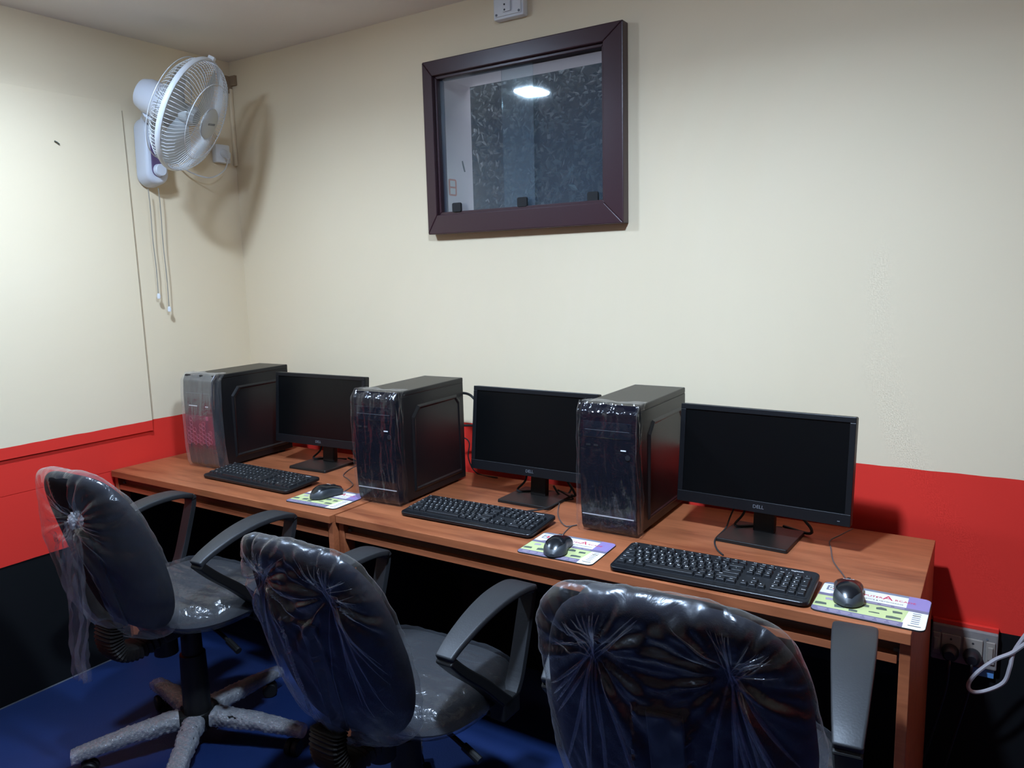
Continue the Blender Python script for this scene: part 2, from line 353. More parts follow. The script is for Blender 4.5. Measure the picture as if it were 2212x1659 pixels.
# ---- window
win = tag(thing('window_1', ((WX0+WX1)/2, 0, WZ0)), kind='structure')
ox, oz = (WX0+WX1)/2, WZ0
FO = dict(x0=1.076, x1=1.839, z0=1.589, z1=2.179)
FI = dict(x0=1.118, x1=1.772, z0=1.655, z1=2.128)
def wrel(mb): return mb.xf(Matrix.Translation((-ox, 0, -oz)))
def mitre(p0, p1, q1, q0, y0, y1):
    return MB().add([(a[0], y, a[1]) for y in (y0, y1) for a in (p0, p1, q1, q0)], [(0, 1, 2, 3), (7, 6, 5, 4), (0, 4, 5, 1), (1, 5, 6, 2), (2, 6, 7, 3), (3, 7, 4, 0)])
o4 = [(FO['x0'], FO['z0']), (FO['x1'], FO['z0']), (FO['x1'], FO['z1']), (FO['x0'], FO['z1'])]
i4 = [(FI['x0'], FI['z0']), (FI['x1'], FI['z0']), (FI['x1'], FI['z1']), (FI['x0'], FI['z1'])]
def inset(pts, d): return [(pts[0][0]+d, pts[0][1]+d), (pts[1][0]-d, pts[1][1]+d), (pts[2][0]-d, pts[2][1]-d), (pts[3][0]+d, pts[3][1]-d)]
for k in range(4):
    wrel(mitre(o4[k], o4[(k+1) % 4], i4[(k+1) % 4], i4[k], -.040, -.0005)).build('window_frame', M['frame'], win, bevel=.003)
    j4 = inset(i4, .010)
    wrel(mitre(inset(i4, -.001)[k], inset(i4, -.001)[(k+1) % 4], j4[(k+1) % 4], j4[k], -.026, .018)).build('glazing_bead', M['frame'], win, bevel=.002)
gp = MB().box(1.12, 1.508, -.010, -.006, 1.66, 2.124); wrel(gp).build('pane', M['glass'], win, smooth=False)
gp = MB().box(1.376, 1.77, .006, .010, 1.66, 2.124); wrel(gp).build('pane', M['glass'], win, smooth=False)
for px, py, yy in ((989, 462, -.020), (1130, 450, -.016), (1282, 437, .0)):
    c = on_y(px, py, yy-.004); cl = MB().prism(rrect(c.x-.019, c.x+.019, 1.662, 1.694, .006), yy-.012, yy-.002, 'y'); wrel(cl).build('pane_clip', M['rubber'], win, bevel=.002)
c = on_x(978, 405, WX0+.005)
st = thing('sticker', (WX0+.0045, c.y, c.z), 0, 'small orange and white sticker on the pale window reveal', 'sticker')
MB().prism(rrect(-.024, .024, -.030, .030, .008), 0, .0008, 'x').build('backing', M['sticker'], st)
q = MB(); q.prism(rrect(-.015, .015, .003, .024, .003), .0008, .0013, 'x'); q.prism(rrect(-.015, .015, -.024, -.003, .003), .0008, .0013, 'x'); q.build('label_print', M['pwhite'], st)
c = on_x(1001, 360, WX0+.005); sk = MB(); sk.tube([(WX0+.005, c.y-.006, c.z+.02), (WX0+.006, c.y, c.z), (WX0+.005, c.y+.008, c.z-.018)], .003, 5); sk.build('dark_scratch', M['pdark'], wall_back)

# ---- dense foliage outside the window
hg = thing('leafy_hedge', (1.6, .40, 1.45), 0, 'dark green leafy hedge seen through the window glass', 'hedge')
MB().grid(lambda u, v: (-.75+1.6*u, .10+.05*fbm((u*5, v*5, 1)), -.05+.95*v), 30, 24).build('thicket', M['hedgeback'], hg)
lf = MB()
for k in range(5200):
    x, z = random.uniform(-.62, .62), random.uniform(-.02, .74); y = random.uniform(-.115, .09)
    a = random.uniform(0, 6.28); s = random.uniform(.009, .022)
    R3 = Matrix.Rotation(a, 3, 'Y') @ Matrix.Rotation(random.uniform(-.9, .9), 3, 'X') @ Matrix.Rotation(random.uniform(-.9, .9), 3, 'Z')
    c = Vector((x, y, z))
    lf.add([c+R3 @ Vector(p) for p in ((-s, 0, 0), (-.2*s, .1*s, .5*s), (s, 0, 0), (-.2*s, .1*s, -.5*s))], [(0, 1, 2), (0, 2, 3)], 0 if random.random() < .6 else 1)
tag(lf.build('foliage', [M['leaf'], M['leaflit']], hg, smooth=False), kind='stuff')

# ---- ceiling lamps
def lamp(x, y, label, k):
    t = thing('ceiling_lamp', (x, y, ZC), .0, label, 'ceiling lamp', 'square ceiling lamps')
    f = MB(); a, b = .068, .056
    for s0, s1 in (((-a, -a), (a, -b)), ((-a, b), (a, a)), ((-a, -b), (-b, b)), ((b, -b), (a, b))): f.box(s0[0], s1[0], s0[1], s1[1], -.018, 0)
    f.build('lamp_frame', M['white'], t)
    MB().box(-b, b, -b, b, -.024, -.002).build('diffuser', lamp_mat(k), t, smooth=False)
    ld = bpy.data.lights.new('led_beam', 'AREA'); ld.shape = 'SQUARE'; ld.size = .105; ld.energy = LAMP_WATTS*k; ld.color = LAMP_COLOR[:3]; ld.spread = LAMP_SPREAD
    lo = bpy.data.objects.new('led_beam', ld); col.objects.link(lo); lo.parent = t; lo.location = (0, 0, -.030)
lamp(.78, -1.20, 'square ceiling lamp mirrored in the window glass', .72)
lamp(2.22, -1.36, 'square ceiling lamp above the right-hand chair', 1.7)

# ---- white wiring box near the ceiling
c = on_y(1110, 22, -.02)
sb = thing('switch_box', (1.433, 0, 2.262), 0, 'white electrical switch box on the wall above the window', 'switch box')
MB().box(-.058, .058, -.030, 0, 0, .088).build('box_body', M['white'], sb, bevel=.006)
MB().box(-.050, .050, -.034, -.030, .008, .083).build('cover_plate', M['white'], sb, bevel=.0015)
MB().box(-.016, .014, -.040, -.034, .018, .083).build('socket_strip', M['white'], sb, bevel=.002)
for z in (.024, .040, .058): MB().tube([(-.008, -.0405, z), (-.008, -.0395, z)], .0032, 10).build('socket_hole', M['blackmark'], sb)
for x in (-.043, .043): MB().tube([(x, -.0355, .014), (x, -.034, .014)], .004, 10).build('screw', M['greyprint'], sb)

# ------------------------------------------------------------------ wall fan
def build_fan():
    base = Vector((.0, -.420, 1.806))
    t = thing('wall_fan', base, 0, 'white wall-mounted fan with wire cage in the room corner', 'fan')
    inv = Matrix.Translation(-base)
    # mount: rounded oblong body against wall
    prof = rrect(-.050, .050, 0, .262, .046, 8)
    prof = [(a*(1.0 if b < .15 else 1.0-.12*(b-.15)/.11), b) for a, b in prof]
    MB().prism(prof, .0005, .075, 'x', taper=.90).build('wall_mount', M['fanwhite'], t, bevel=.014, segs=4)
    MB().prism([(a*.55, .035+(b*.62)) for a, b in prof], .070, .0785, 'x', taper=.96).build('inlay', M['fanpurple'], t, bevel=.002)
    kn = MB(); kn.lathe([(.0, 0), (.024, 0), (.023, .016), (.020, .019), (0, .0195)], 24); kn.xf(Matrix.Translation((.0775, .0, .062)) @ Matrix.Rotation(pi/2, 4, 'Y')); kn.build('speed_knob', M['fanwhite'], t)
    c = on_x(412, 249, .30); n = Vector((0.767, 0.474, -0.432)).normalized()
    up = Vector((0, 0, 1)); X = up.cross(n).normalized(); Y = n.cross(X)
    H = Matrix((X, Y, n)).transposed().to_4x4(); H.translation = c - base
    Rr = .203
    # wire cage
    rim = MB(); rim.grid(lambda u, v: ((Rr+.004+.006*math.cos(2*pi*v))*math.cos(2*pi*u), (Rr+.004+.006*math.cos(2*pi*v))*math.sin(2*pi*u), .010*math.sin(2*pi*v)), 96, 10, True, True); rim.xf(H).build('cage_rim', M['fanwire'], t)
    fg = MB(); rg = MB(); N = 84
    for k in range(N):
        a = 2*pi*k/N; ca, sa = math.cos(a), math.sin(a)
        fp = [(Rr, .004), (Rr-.004, .028), (Rr-.022, .045), (.14, .060), (.09, .068), (.052, .072)]
        fg.tube([(r*ca, r*sa, z) for r, z in fp], .00105, 4, caps=False)
        bpf = [(Rr, -.004), (Rr-.006, -.030), (Rr-.030, -.055), (.14, -.068), (.06, -.072)]
        rg.tube([(r*ca, r*sa, z) for r, z in bpf], .0011, 4, caps=False)
    for r, z in ((.14, .060),): fg.tube([(r*math.cos(2*pi*k/60), r*math.sin(2*pi*k/60), z) for k in range(60)], .002, 5, closed=True)
    for r, z in ((.19, -.054), (.12, -.069)): rg.tube([(r*math.cos(2*pi*k/60), r*math.sin(2*pi*k/60), z) for k in range(60)], .0018, 5, closed=True)
    fg.xf(H).build('front_grille', M['fanwire'], t); rg.xf(H).build('rear_grille', M['fanwire'], t)
    cap = MB().lathe([(0, .066), (.054, .066), (.056, .074), (.048, .080), (0, .082)], 32).xf(H).build('cage_badge', M['fancap'], t)
    bd = MB(); bd.prism(rrect(-.026, .026, -.004, .004, .003), .0815, .0825); bd.xf(H @ Matrix.Rotation(.15, 4, 'Z')).build('badge_mark', M['greyprint'], cap)
    for k in range(3):
        a0 = 2*pi*k/3+.4
        def bl(u, v):
            r = .03+.165*v; wdt = (.35+.75*math.sin(min(1, v*1.15+.12)*pi*.62))*(.9-.25*v); a = a0+(u-.5)*wdt*1.55+.35*v
            return (r*math.cos(a), r*math.sin(a), -.018+.040*(u-.5)*(1-.3*v))
        MB().grid(bl, 12, 14).xf(H).build('blade', M['fanblade'], t)
    MB().lathe([(0, -.030), (.034, -.030), (.036, .010), (.028, .024), (0, .028)], 24).xf(H).build('blade_hub', M['fancap'], t)
    MB().lathe([(0, -.205), (.030, -.203), (.052, -.192), (.062, -.165), (.064, -.10), (.072, -.076), (.072, -.066), (0, -.066)], 32).xf(H).build('motor_housing', M['fanwhite'], t)
    clip = MB().box(-.010, .010, Rr+.004, Rr+.020, -.012, .012).xf(H).build('cage_clip', M['fanwire'], t, bevel=.003)
    # neck between mount and motor
    mpos = H @ Vector((0, -.05, -.14))
    nk = MB(); nk.tube(catmull([(.035, .0, .240), (.050, .0, .262), (.5*(.05+mpos.x), .5*mpos.y, .5*(.262+mpos.z)), mpos], 5), [.030]*10+[.026]*6, 16); nk.build('neck', M['fanwhite'], t)
    # pull cords
    for (a, b), sgn in ((((320, 408), (343, 640)), 0), (((342, 406), (366, 668)), 1)):
        A = on_x(a[0], a[1], .045)-base; B = on_x(b[0], b[1], .030)-base
        cdm = MB(); cdm.tube([A+(B-A)*k/8+Vector((0, .0015*math.sin(k*1.3), 0)) for k in range(9)], .0019, 6); co = cdm.build('pull_cord', M['cord'], t)
        bb = MB(); bb.lathe([(0, -.010), (.006, -.009), (.0075, 0), (.005, .010), (0, .012)], 12); bb.xf(Matrix.Translation(B)); bb.build('cord_bead', M['white'], co)
    return t
M['fanblade'] = mat('fan_blade', (.50, .53, .54), .3)
build_fan()
# fan supply cord, plug and the conduit in the corner
cp = tag(MB().box(.0005, .016, -.016, -.0005, 1.93, 2.25).build('corner_conduit', M['paint'], None, bevel=.004), 'cream cable conduit running down the room corner behind the fan', 'conduit')
pl0 = on_y(505, 300, -.04); pl1 = on_y(462, 345, -.10)
fp = thing('fan_plug', (0.0, -.085, 1.955), 0, 'white plug and socket on the corner wall below the fan', 'plug')
MB().box(.0005, .030, -.035, .035, -.02, .055).build('socket_body', M['white'], fp, bevel=.005)
MB().tube([(.030, 0, .02), (.055, 0, .01), (.070, -.005, -.01)], [.018, .016, .006], 12).build('plug_top', M['white'], fp)
MB().tube(catmull([(.068, -.005, -.01), (.085, -.05, -.065), (.075, -.12, -.095), (.045, -.21, -.06), (.04, -.285, .02)], 8), .003, 6).build('power_cord', M['white'], fp)

# ------------------------------------------------------------------ desks
def desk(x0, x1, yf, yb, h, label):
    t = thing('computer_desk', ((x0+x1)/2, (yf+yb)/2, 0), 0, label, 'desk', 'computer desks along the back wall')
    L = Matrix.Translation((-(x0+x1)/2, -(yf+yb)/2, 0)); tk = .024
    B = lambda *a: MB().box(*a).xf(L)
    B(x0, x1, yf, yb, h-tk, h).build('tabletop', M['wood'], t, bevel=.0015)
    for a, b in ((x0, x0+.020), (x1-.020, x1)):
        B(a, b, yf+.012, yb-.005, .012, h-tk).build('side_panel', M['wood_edge'], t, bevel=.001)
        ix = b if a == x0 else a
        B(min(ix, ix+(.003 if a == x0 else -.003)), max(ix, ix+(.003 if a == x0 else -.003)), yf+.055, yb-.006, .013, h-tk-.001).build('shade_lining', M['darkpanel'], t)  # dark board added to paint the black shade under the desk
        for yy in (yf+.06, yb-.06): MB().tube([(a+.010, yy, 0), (a+.010, yy, .012)], .009, 12).xf(L).build('foot', M['rubber'], t)
    B(x0+.020, x1-.020, yf+.035, yf+.050, h-tk-.045, h-tk).build('apron', M['apron'], t)
    B(x0+.024, x1-.024, yf+.014, yf+.36, h-tk-.050, h-tk-.032).build('keyboard_tray', M['wood_edge'], t, bevel=.001)
    for a in (x0+.020, x1-.032): B(a, a+.012, yf+.03, yf+.40, h-tk-.050, h-tk-.025).build('tray_runner', M['greyprint'], t)
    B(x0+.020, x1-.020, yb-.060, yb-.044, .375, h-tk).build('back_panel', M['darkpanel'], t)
    return t
XJ = 1.1765
desk(.016, XJ-.0005, -.690, -.075, HL, 'left wooden computer desk, slightly higher, butting against the left wall')
desk(XJ+.003, 2.7222, -.669, -.075, HR, 'right wooden computer desk with two computers on it')

# ------------------------------------------------------------------ computer towers
TW, TD, TH = .160, .350, .356
def tower(x, y, rz, h, label, kind):
    """x,y = front-left bottom corner of the steel case"""
    c = Vector((x, y, h)); R = Matrix.Rotation(rz, 4, 'Z')
    loc = c + R @ Vector((TW/2, TD/2, 0))
    t = thing('computer_tower', loc, rz, label, 'computer tower', 'computer towers on the desks')
    hw, hd = TW/2, TD/2
    MB().box(-hw, hw, -hd, hd, .008, TH-.003).build('case_body', M['case'], t, bevel=.002)
    MB().box(-hw-.001, hw+.001, -hd+.002, hd, TH-.016, TH).build('case_top', M['case'], t, bevel=.003)
    # side panels with raised chamfered field
    for s in (-1, 1):
        ob = MB().box(min(s*hw, s*(hw+.0015)), max(s*hw, s*(hw+.0015)), -hd+.006, hd-.004, .012, TH-.018).build('side_panel', M['case'], t)
        fld = [(-hd+.055, .03), (hd-.025, .03), (hd-.025, TH-.075), (hd-.045, TH-.052), (-hd+.085, TH-.052), (-hd+.055, TH-.085)]
        x0 = hw+.0015
        e = MB(); pts = fld; n = len(pts); cx = sum(p[0] for p in pts)/n; cz = sum(p[1] for p in pts)/n
        def ins(p, d): 
            v = Vector((p[0]-cx, p[1]-cz)); l = v.length; return (cx+v.x*(l-d)/l, cz+v.y*(l-d)/l)
        o1 = [(s*x0, *p) for p in pts]; o2 = [(s*(x0+.005), *ins(p, .008)) for p in pts]; o3 = [(s*(x0+.005), *ins(p, .013)) for p in pts]; o4_ = [(s*(x0+.0015), *ins(p, .019)) for p in pts]
        e.add(o1+o2+o3+o4_, [(k*n+i, k*n+(i+1) % n, (k+1)*n+(i+1) % n, (k+1)*n+i) for k in range(3) for i in range(n)]+[tuple(range(3*n, 4*n))])
        e.build('embossed_field', M['case'], ob, bevel=.0015)
    # front bezel with a bulging profile
    prof = [(0, .012), (-.014, .006), (-.022, .020), (-.028, .08), (-.031, .18), (-.030, .28), (-.026, .335), (-.016, TH+.001), (0, TH+.001)]
    bz = MB(); bz.prism([(p[0]-hd, p[1]) for p in prof], -hw-.001, hw+.001, 'x')
    bz.build('front_bezel', M['casefront'], t, bevel=.004, segs=3)
    yb = -hd-.031
    dr = MB().prism(rrect(-hw+.010, hw-.010, .268, .312, .004), yb-.0005, yb+.012, 'y').build('drive_bay', M['blackgloss'], t, bevel=.0015)
    MB().box(-hw+.016, hw-.016, yb-.0010, yb-.0004, .289, .2895).build('drive_slot', M['greyprint'], dr)
    MB().box(hw-.040, hw-.025, yb-.0015, yb, .238, .241).build('badge', M['legend'], t)
    MB().tube([(hw-.020, yb-.003, .222), (hw-.020, yb+.004, .222)], .007, 16).build('power_button', M['black'], t)
    for k in range(2): MB().box(-hw+.020+.022*k, -hw+.033+.022*k, yb-.0008, yb+.004, .245, .250).build('usb_port', M['black'], t)
    for s in (-1, 1):
        for yy in (-hd+.04, hd-.04): MB().tube([(s*(hw-.02), yy, 0), (s*(hw-.02), yy, .010)], .012, 12).build('foot', M['rubber'], t)
    if kind == 'red':
        rp = MB().prism([(-hw+.004, .095), (hw-.004, .095), (hw-.004, .205), (-hw+.004, .205)], yb-.0025, yb+.008, 'y').build('red_panel', M['darkred'], t, bevel=.002)
        hx = MB()
        for i in range(8):
            for j in range(6):
                cx, cz = -hw+.020+i*.017, .100+j*.0165+(i % 2)*.008
                if cz > .165+.03*math.sin(i*1.7) or abs(cx) > hw-.014: continue
                hx.tube([(cx+.0085*math.cos(a*pi/3), yb-.0030, cz+.0085*math.sin(a*pi/3)) for a in range(6)], .0008, 4, closed=True)
        hx.build('honeycomb_print', M['redline'], rp)
        MB().prism(rrect(hw-.040, hw-.027, .188, .203, .003), yb-.0035, yb-.002, 'y').build('red_badge', M['redline'], t)
        MB().box(-hw+.030, -hw+.075, yb-.0015, yb, .2395, .242).build('light_strip', M['legend'], t)
    else:
        MB().box(-hw+.004, hw-.006, yb+.004, yb+.0075, .052, .0545).build('trim_line', M['cablewhite'], t)
    # loose film around the front
    fm = MB(); seed = x*3.1
    amp = .0035 if kind == 'red' else .0065
    wrap = .045
    def prof_y(z):
        for (a, za), (b, zb) in zip(prof[1:-1], prof[2:-1]):
            if za <= z <= zb: return a+(b-a)*(z-za)/(zb-za)
        return prof[1][0] if z < .02 else -.016
    per = 2*wrap+TW+.012; hw2 = hw+.005
    def ff(u, v):
        z = -.001+(TH+.008)*v; z = max(z, .0035)
        s = u*per; yfr = prof_y(min(max(z, .006), TH))-hd-.007
        if kind != 'red' and v < .15: yfr -= .006*math.sin(v/.15*pi)
        if s < wrap: xx, yy = -hw2, yfr+(wrap-s)
        elif s > per-wrap: xx, yy = hw2, yfr+(s-(per-wrap))
        else: xx, yy = -hw2+(s-wrap), yfr
        nz = fbm((u*9+seed, v*2.2, seed), 3)+.6*mnoise.ridged_multi_fractal(Vector((u*7+v*2.3*(1 if seed > 3 else -.4), v*1.6+seed, .3)), 1., 2., 3, 1., 2.)-.5
        d = amp*nz
        fl = 0
        if kind == 'loose' and s < wrap: fl = .022*(1-s/wrap)*(.55+.45*math.sin(v*3+1))
        if s < wrap: xx -= max(d, -.003)+fl
        elif s > per-wrap: xx += max(d, -.002)
        else: yy -= max(d, -.004)
        if v > .93: yy += (v-.93)/.07*.012; 
        return (xx, yy, z)
    fm.grid(ff, 96, 72)
    def top(u, v):
        yfr = -.016-hd-.006+.010
        return (-hw2+2*hw2*u, yfr+v*(.05+.012*math.sin(u*9)), TH+.006-.003*v+.002*fbm((u*8, v*5, seed)))
    fm.grid(top, 30, 10)
    tag(fm.build('plastic_film', M['filmsheen'] if kind == 'red' else M['filmtower'], t, sharp=180), 'crinkled clear plastic film over the front')
    return t
tower(.236, -.478, .057, HL, 'tower with dark red honeycomb front beside the left wall', 'red')
tower(1.146, -.508, .050, HR, 'black film-wrapped tower standing at the joint of the two desks', 'plain')
tower(1.893, -.418, .014, HR, 'black tower with loose film, between the middle and right monitors', 'loose')

# ------------------------------------------------------------------ monitors
MW, MH = .447, .268
def monitor(x, y, rz, h, zb, tilt, label, by):
    t = thing('monitor', (x, y, h), rz, label, 'monitor', 'black monitors on the desks')
    tl = Matrix.Translation((0, -.012, zb-h)) @ Matrix.Rotation(-tilt, 4, 'X')
    hw = MW/2
    pn = MB().prism(rrect(-hw, hw, 0, MH, .004, 3), 0, .022, 'y').xf(tl).build('monitor_housing', M['bezel'], t, bevel=.002)
    bk = MB().prism(rrect(-hw+.05, hw-.05, .03, MH-.04, .03), .022, .048, 'y', taper=.8).xf(tl).build('rear_shell', M['bezel'], t, bevel=.006)
    B = .014; bb = .030
    for a in ((-hw, hw, MH-B, MH), (-hw, hw, 0, bb), (-hw, -hw+B, bb, MH-B), (hw-B, hw, bb, MH-B)):
        MB().box(a[0], a[1], -.004, .001, a[2], a[3]).xf(tl).build('bezel', M['bezel'], pn, bevel=.0012)
    MB().box(-hw+B, hw-B, -.0006, .001, bb, MH-B).xf(tl).build('screen', M['screen'], t, smooth=False)
    tx = MB(); put_text(tx, 'DELL', .013, tl @ Matrix.Translation((0, -.0043, bb/2)) @ Matrix.Rotation(pi/2, 4, 'X')); tx.build('brand_print', M['greyprint'], pn, smooth=False)
    MB().box(hw-.030, hw-.024, -.0048, -.004, .010, .0115).xf(tl).build('power_light', M['greyprint'], pn)
    # stand
    st_ = MB(); st_.prism([(.030, .008), (.055, .008), (.060, .10), (.048, .22), (.030, .22), (.040, .10)], -.028, .028, 'x'); st_.build('stem', M['stand'], t, bevel=.004)
    by = by
    MB().prism(rrect(-.092, .092, by-.083, by+.083, .006, 3), 0, .010, 'z', taper=.985).build('stand_base', M['stand'], t, bevel=.002)
    # short leads behind the stand
    ca = MB(); ca.tube(catmull([(-.055, .055, .13), (-.060, .06, .05), (-.075, .03, .016), (-.03, .065, .012), (.03, .10, .006)], 8), .0035, 6); ca.build('power_lead', M['rubber'], t)
    ca = MB(); ca.tube(catmull([(.05, .055, .13), (.085, .07, .06), (.115, .06, .030), (.10, .085, .008), (.03, .11, .008)], 8), .004, 6); ca.build('video_lead', M['rubber'], t)
    return t
monitor(.699, -.262, .044, HL, .822, .09, 'black monitor between the red-fronted tower and the middle tower', .0)
monitor(1.630, -.268, -.010, HR, .822, .115, 'black monitor standing between the middle tower and the loosely wrapped tower', .02)
monitor(2.330, -.278, -.050, HR, .815, .10, 'black monitor at the right end of the right desk', .01)

# ------------------------------------------------------------------ keyboards
U = .019
def key_rows():
    rows = []   # (y_center, depth, [(x0, width_u, legend)])
    L = []
    def row(y, items, x=0.0, d=.0155):
        for wdt, lg in items:
            if lg is not None: L.append((x+wdt*U/2, y, wdt*U-.0028, d, lg))
            x += wdt*U
    y0 = .128
    row(y0, [(1, 'Esc'), (1, None)]+[(1, f'F{k}') for k in (1, 2, 3, 4)]+[(.5, None)]+[(1, f'F{k}') for k in (5, 6, 7, 8)]+[(.5, None)]+[(1, f'F{k}') for k in (9, 10, 11, 12)], d=.012)
    row(.1065, [(1, s) for s in '`1234567890-=']+[(2, '<-')])
    row(.0875, [(1.5, 'Tab')]+[(1, s) for s in 'QWERTYUIOP[]']+[(1.5, '\\')])
    row(.0685, [(1.75, 'Caps')]+[(1, s) for s in "ASDFGHJKL;'"]+[(2.25, 'Enter')])
    row(.0495, [(2.25, 'Shift')]+[(1, s) for s in 'ZXCVBNM,./']+[(2.75, 'Shift')])
    row(.0305, [(1.25, 'Ctrl'), (1.25, '#'), (1.25, 'Alt'), (6.25, ''), (1.25, 'Alt'), (1.25, '#'), (1.25, '='), (1.25, 'Ctrl')])
    nx = 15*U+.006
    row(y0, [(1, 'PrSc'), (1, 'ScLk'), (1, 'Brk')], nx, .012)
    row(.1065, [(1, 'Ins'), (1, 'Hm'), (1, 'PU')], nx); row(.0875, [(1, 'Del'), (1, 'End'), (1, 'PD')], nx)
    row(.0495, [(1, None), (1, '^')], nx); row(.0305, [(1, '<'), (1, 'v'), (1, '>')], nx)
    px = nx+3*U+.006
    row(.1065, [(1, 'Num'), (1, '/'), (1, '*'), (1, '-')], px); row(.0875, [(1, '7'), (1, '8'), (1, '9')], px); row(.0685, [(1, '4'), (1, '5'), (1, '6')], px)
    row(.0495, [(1, '1'), (1, '2'), (1, '3')], px); row(.0305, [(2, '0'), (1, '.')], px)
    L.append((px+3.5*U, .078, U-.0028, .0345, '+')); L.append((px+3.5*U, .040, U-.0028, .0345, 'Enter'))
    return L, px+4*U
KEYS, KW = key_rows()
KBW, KBD = .450, .155
_kbmesh = {}
def key_mesh(wd, d):
    k = (round(wd, 4), round(d, 4))
    if k not in _kbmesh:
        m_ = MB(); a, b = wd/2, d/2; i = .0022
        m_.add([(-a, -b, 0), (a, -b, 0), (a, b, 0), (-a, b, 0), (-a+i, -b+i, .0065), (a-i, -b+i, .0065), (a-i, b-i*.5, .0075), (-a+i, b-i*.5, .0075)], [(4, 5, 6, 7), (0, 1, 5, 4), (1, 2, 6, 5), (2, 3, 7, 6), (3, 0, 4, 7)])
        _kbmesh[k] = m_.mesh('key', M['key'], bevel=.0006, segs=1)
    return _kbmesh[k]
_kb = {}
def keyboard(cx, cy, rz, h, label):
    t = thing('keyboard', (cx, cy, h), rz, label, 'keyboard', 'black keyboards on the desks')
    slope = .070
    S = Matrix.Translation((-KBW/2, -KBD/2, .0105)) @ Matrix.Rotation(slope, 4, 'X')
    if not _kb:
        b = MB(); out = rrect(0, KBW, 0, KBD, .016, 5)
        n = len(out); vs = [(x, y, -.007) for x, y in out]+[(x, y, .003) for x, y in out]
        b.add(vs, [list(range(n))[::-1], list(range(n, 2*n))]+[(i, (i+1) % n, n+(i+1) % n, n+i) for i in range(n)])
        b.xf(S); _kb['body'] = b.mesh('keyboard_body', M['kbody'], bevel=.0025, segs=3)
        d = MB().prism(rrect(.006, KBW-.006, .018, KBD-.006, .006), .003, .0036).xf(S); _kb['deck'] = d.mesh('key_deck', M['key'])
        lg = MB(); ox_ = (KBW-KW)/2
        for x, y, wd, dd, s in KEYS:
            if not s: continue
            sz = .0078 if len(s) == 1 else .0042
            dx = -wd/2+.0065 if len(s) > 1 or wd > .03 else -.002
            put_text(lg, s, sz, S @ Matrix.Translation((ox_+x+dx, y+.0015, .0118)), 0, 'CENTER' if len(s) == 1 else 'LEFT')
        _kb['legend'] = lg.mesh('key_legends', M['legend'], smooth=False)
        lo = MB(); put_text(lo, 'logitech', .0085, S @ Matrix.Translation((KBW-.047, KBD-.0155, .0042))); _kb['logo'] = lo.mesh('brand_print', M['legend'], smooth=False)
        li = MB()
        for k in range(3): li.add([S @ Vector(p) for p in ((KBW-.096+.012*k, KBD-.017, .0042), (KBW-.093+.012*k, KBD-.017, .0042), (KBW-.093+.012*k, KBD-.0155, .0042), (KBW-.096+.012*k, KBD-.0155, .0042))], [(0, 1, 2, 3)])
        _kb['leds'] = li.mesh('indicator_lights', M['legend'], smooth=False)
        ft = MB()
        for x in (.03, KBW-.05): ft.box(x-KBW/2, x+.02-KBW/2, KBD/2-.03, KBD/2-.018, 0, .016)
        for x in (.03, KBW-.05): ft.box(x-KBW/2, x+.02-KBW/2, -KBD/2+.012, -KBD/2+.02, 0, .006)
        _kb['foot'] = ft.mesh('keyboard_feet', M['rubber'])
    body = link('keyboard_body', _kb['body'], t)
    link('key_deck', _kb['deck'], t); tag(link('key_legends', _kb['legend'], t), kind='stuff'); link('brand_print', _kb['logo'], body); link('indicator_lights', _kb['leds'], body); link('keyboard_feet', _kb['foot'], t)
    ox_ = (KBW-KW)/2
    for x, y, wd, dd, s in KEYS:
        k = link('key', key_mesh(wd, dd), t); k.matrix_local = S @ Matrix.Translation((ox_+x, y, .0036))
    return t
keyboard(.662, -.520, -.012, HL, 'black keyboard in front of the red-fronted tower on the left desk')
keyboard(1.580, -.500, .018, HR, 'black keyboard in front of the middle monitor')
keyboard(2.302, -.582, .030, HR, 'black keyboard closest to the camera, partly behind the right chair')

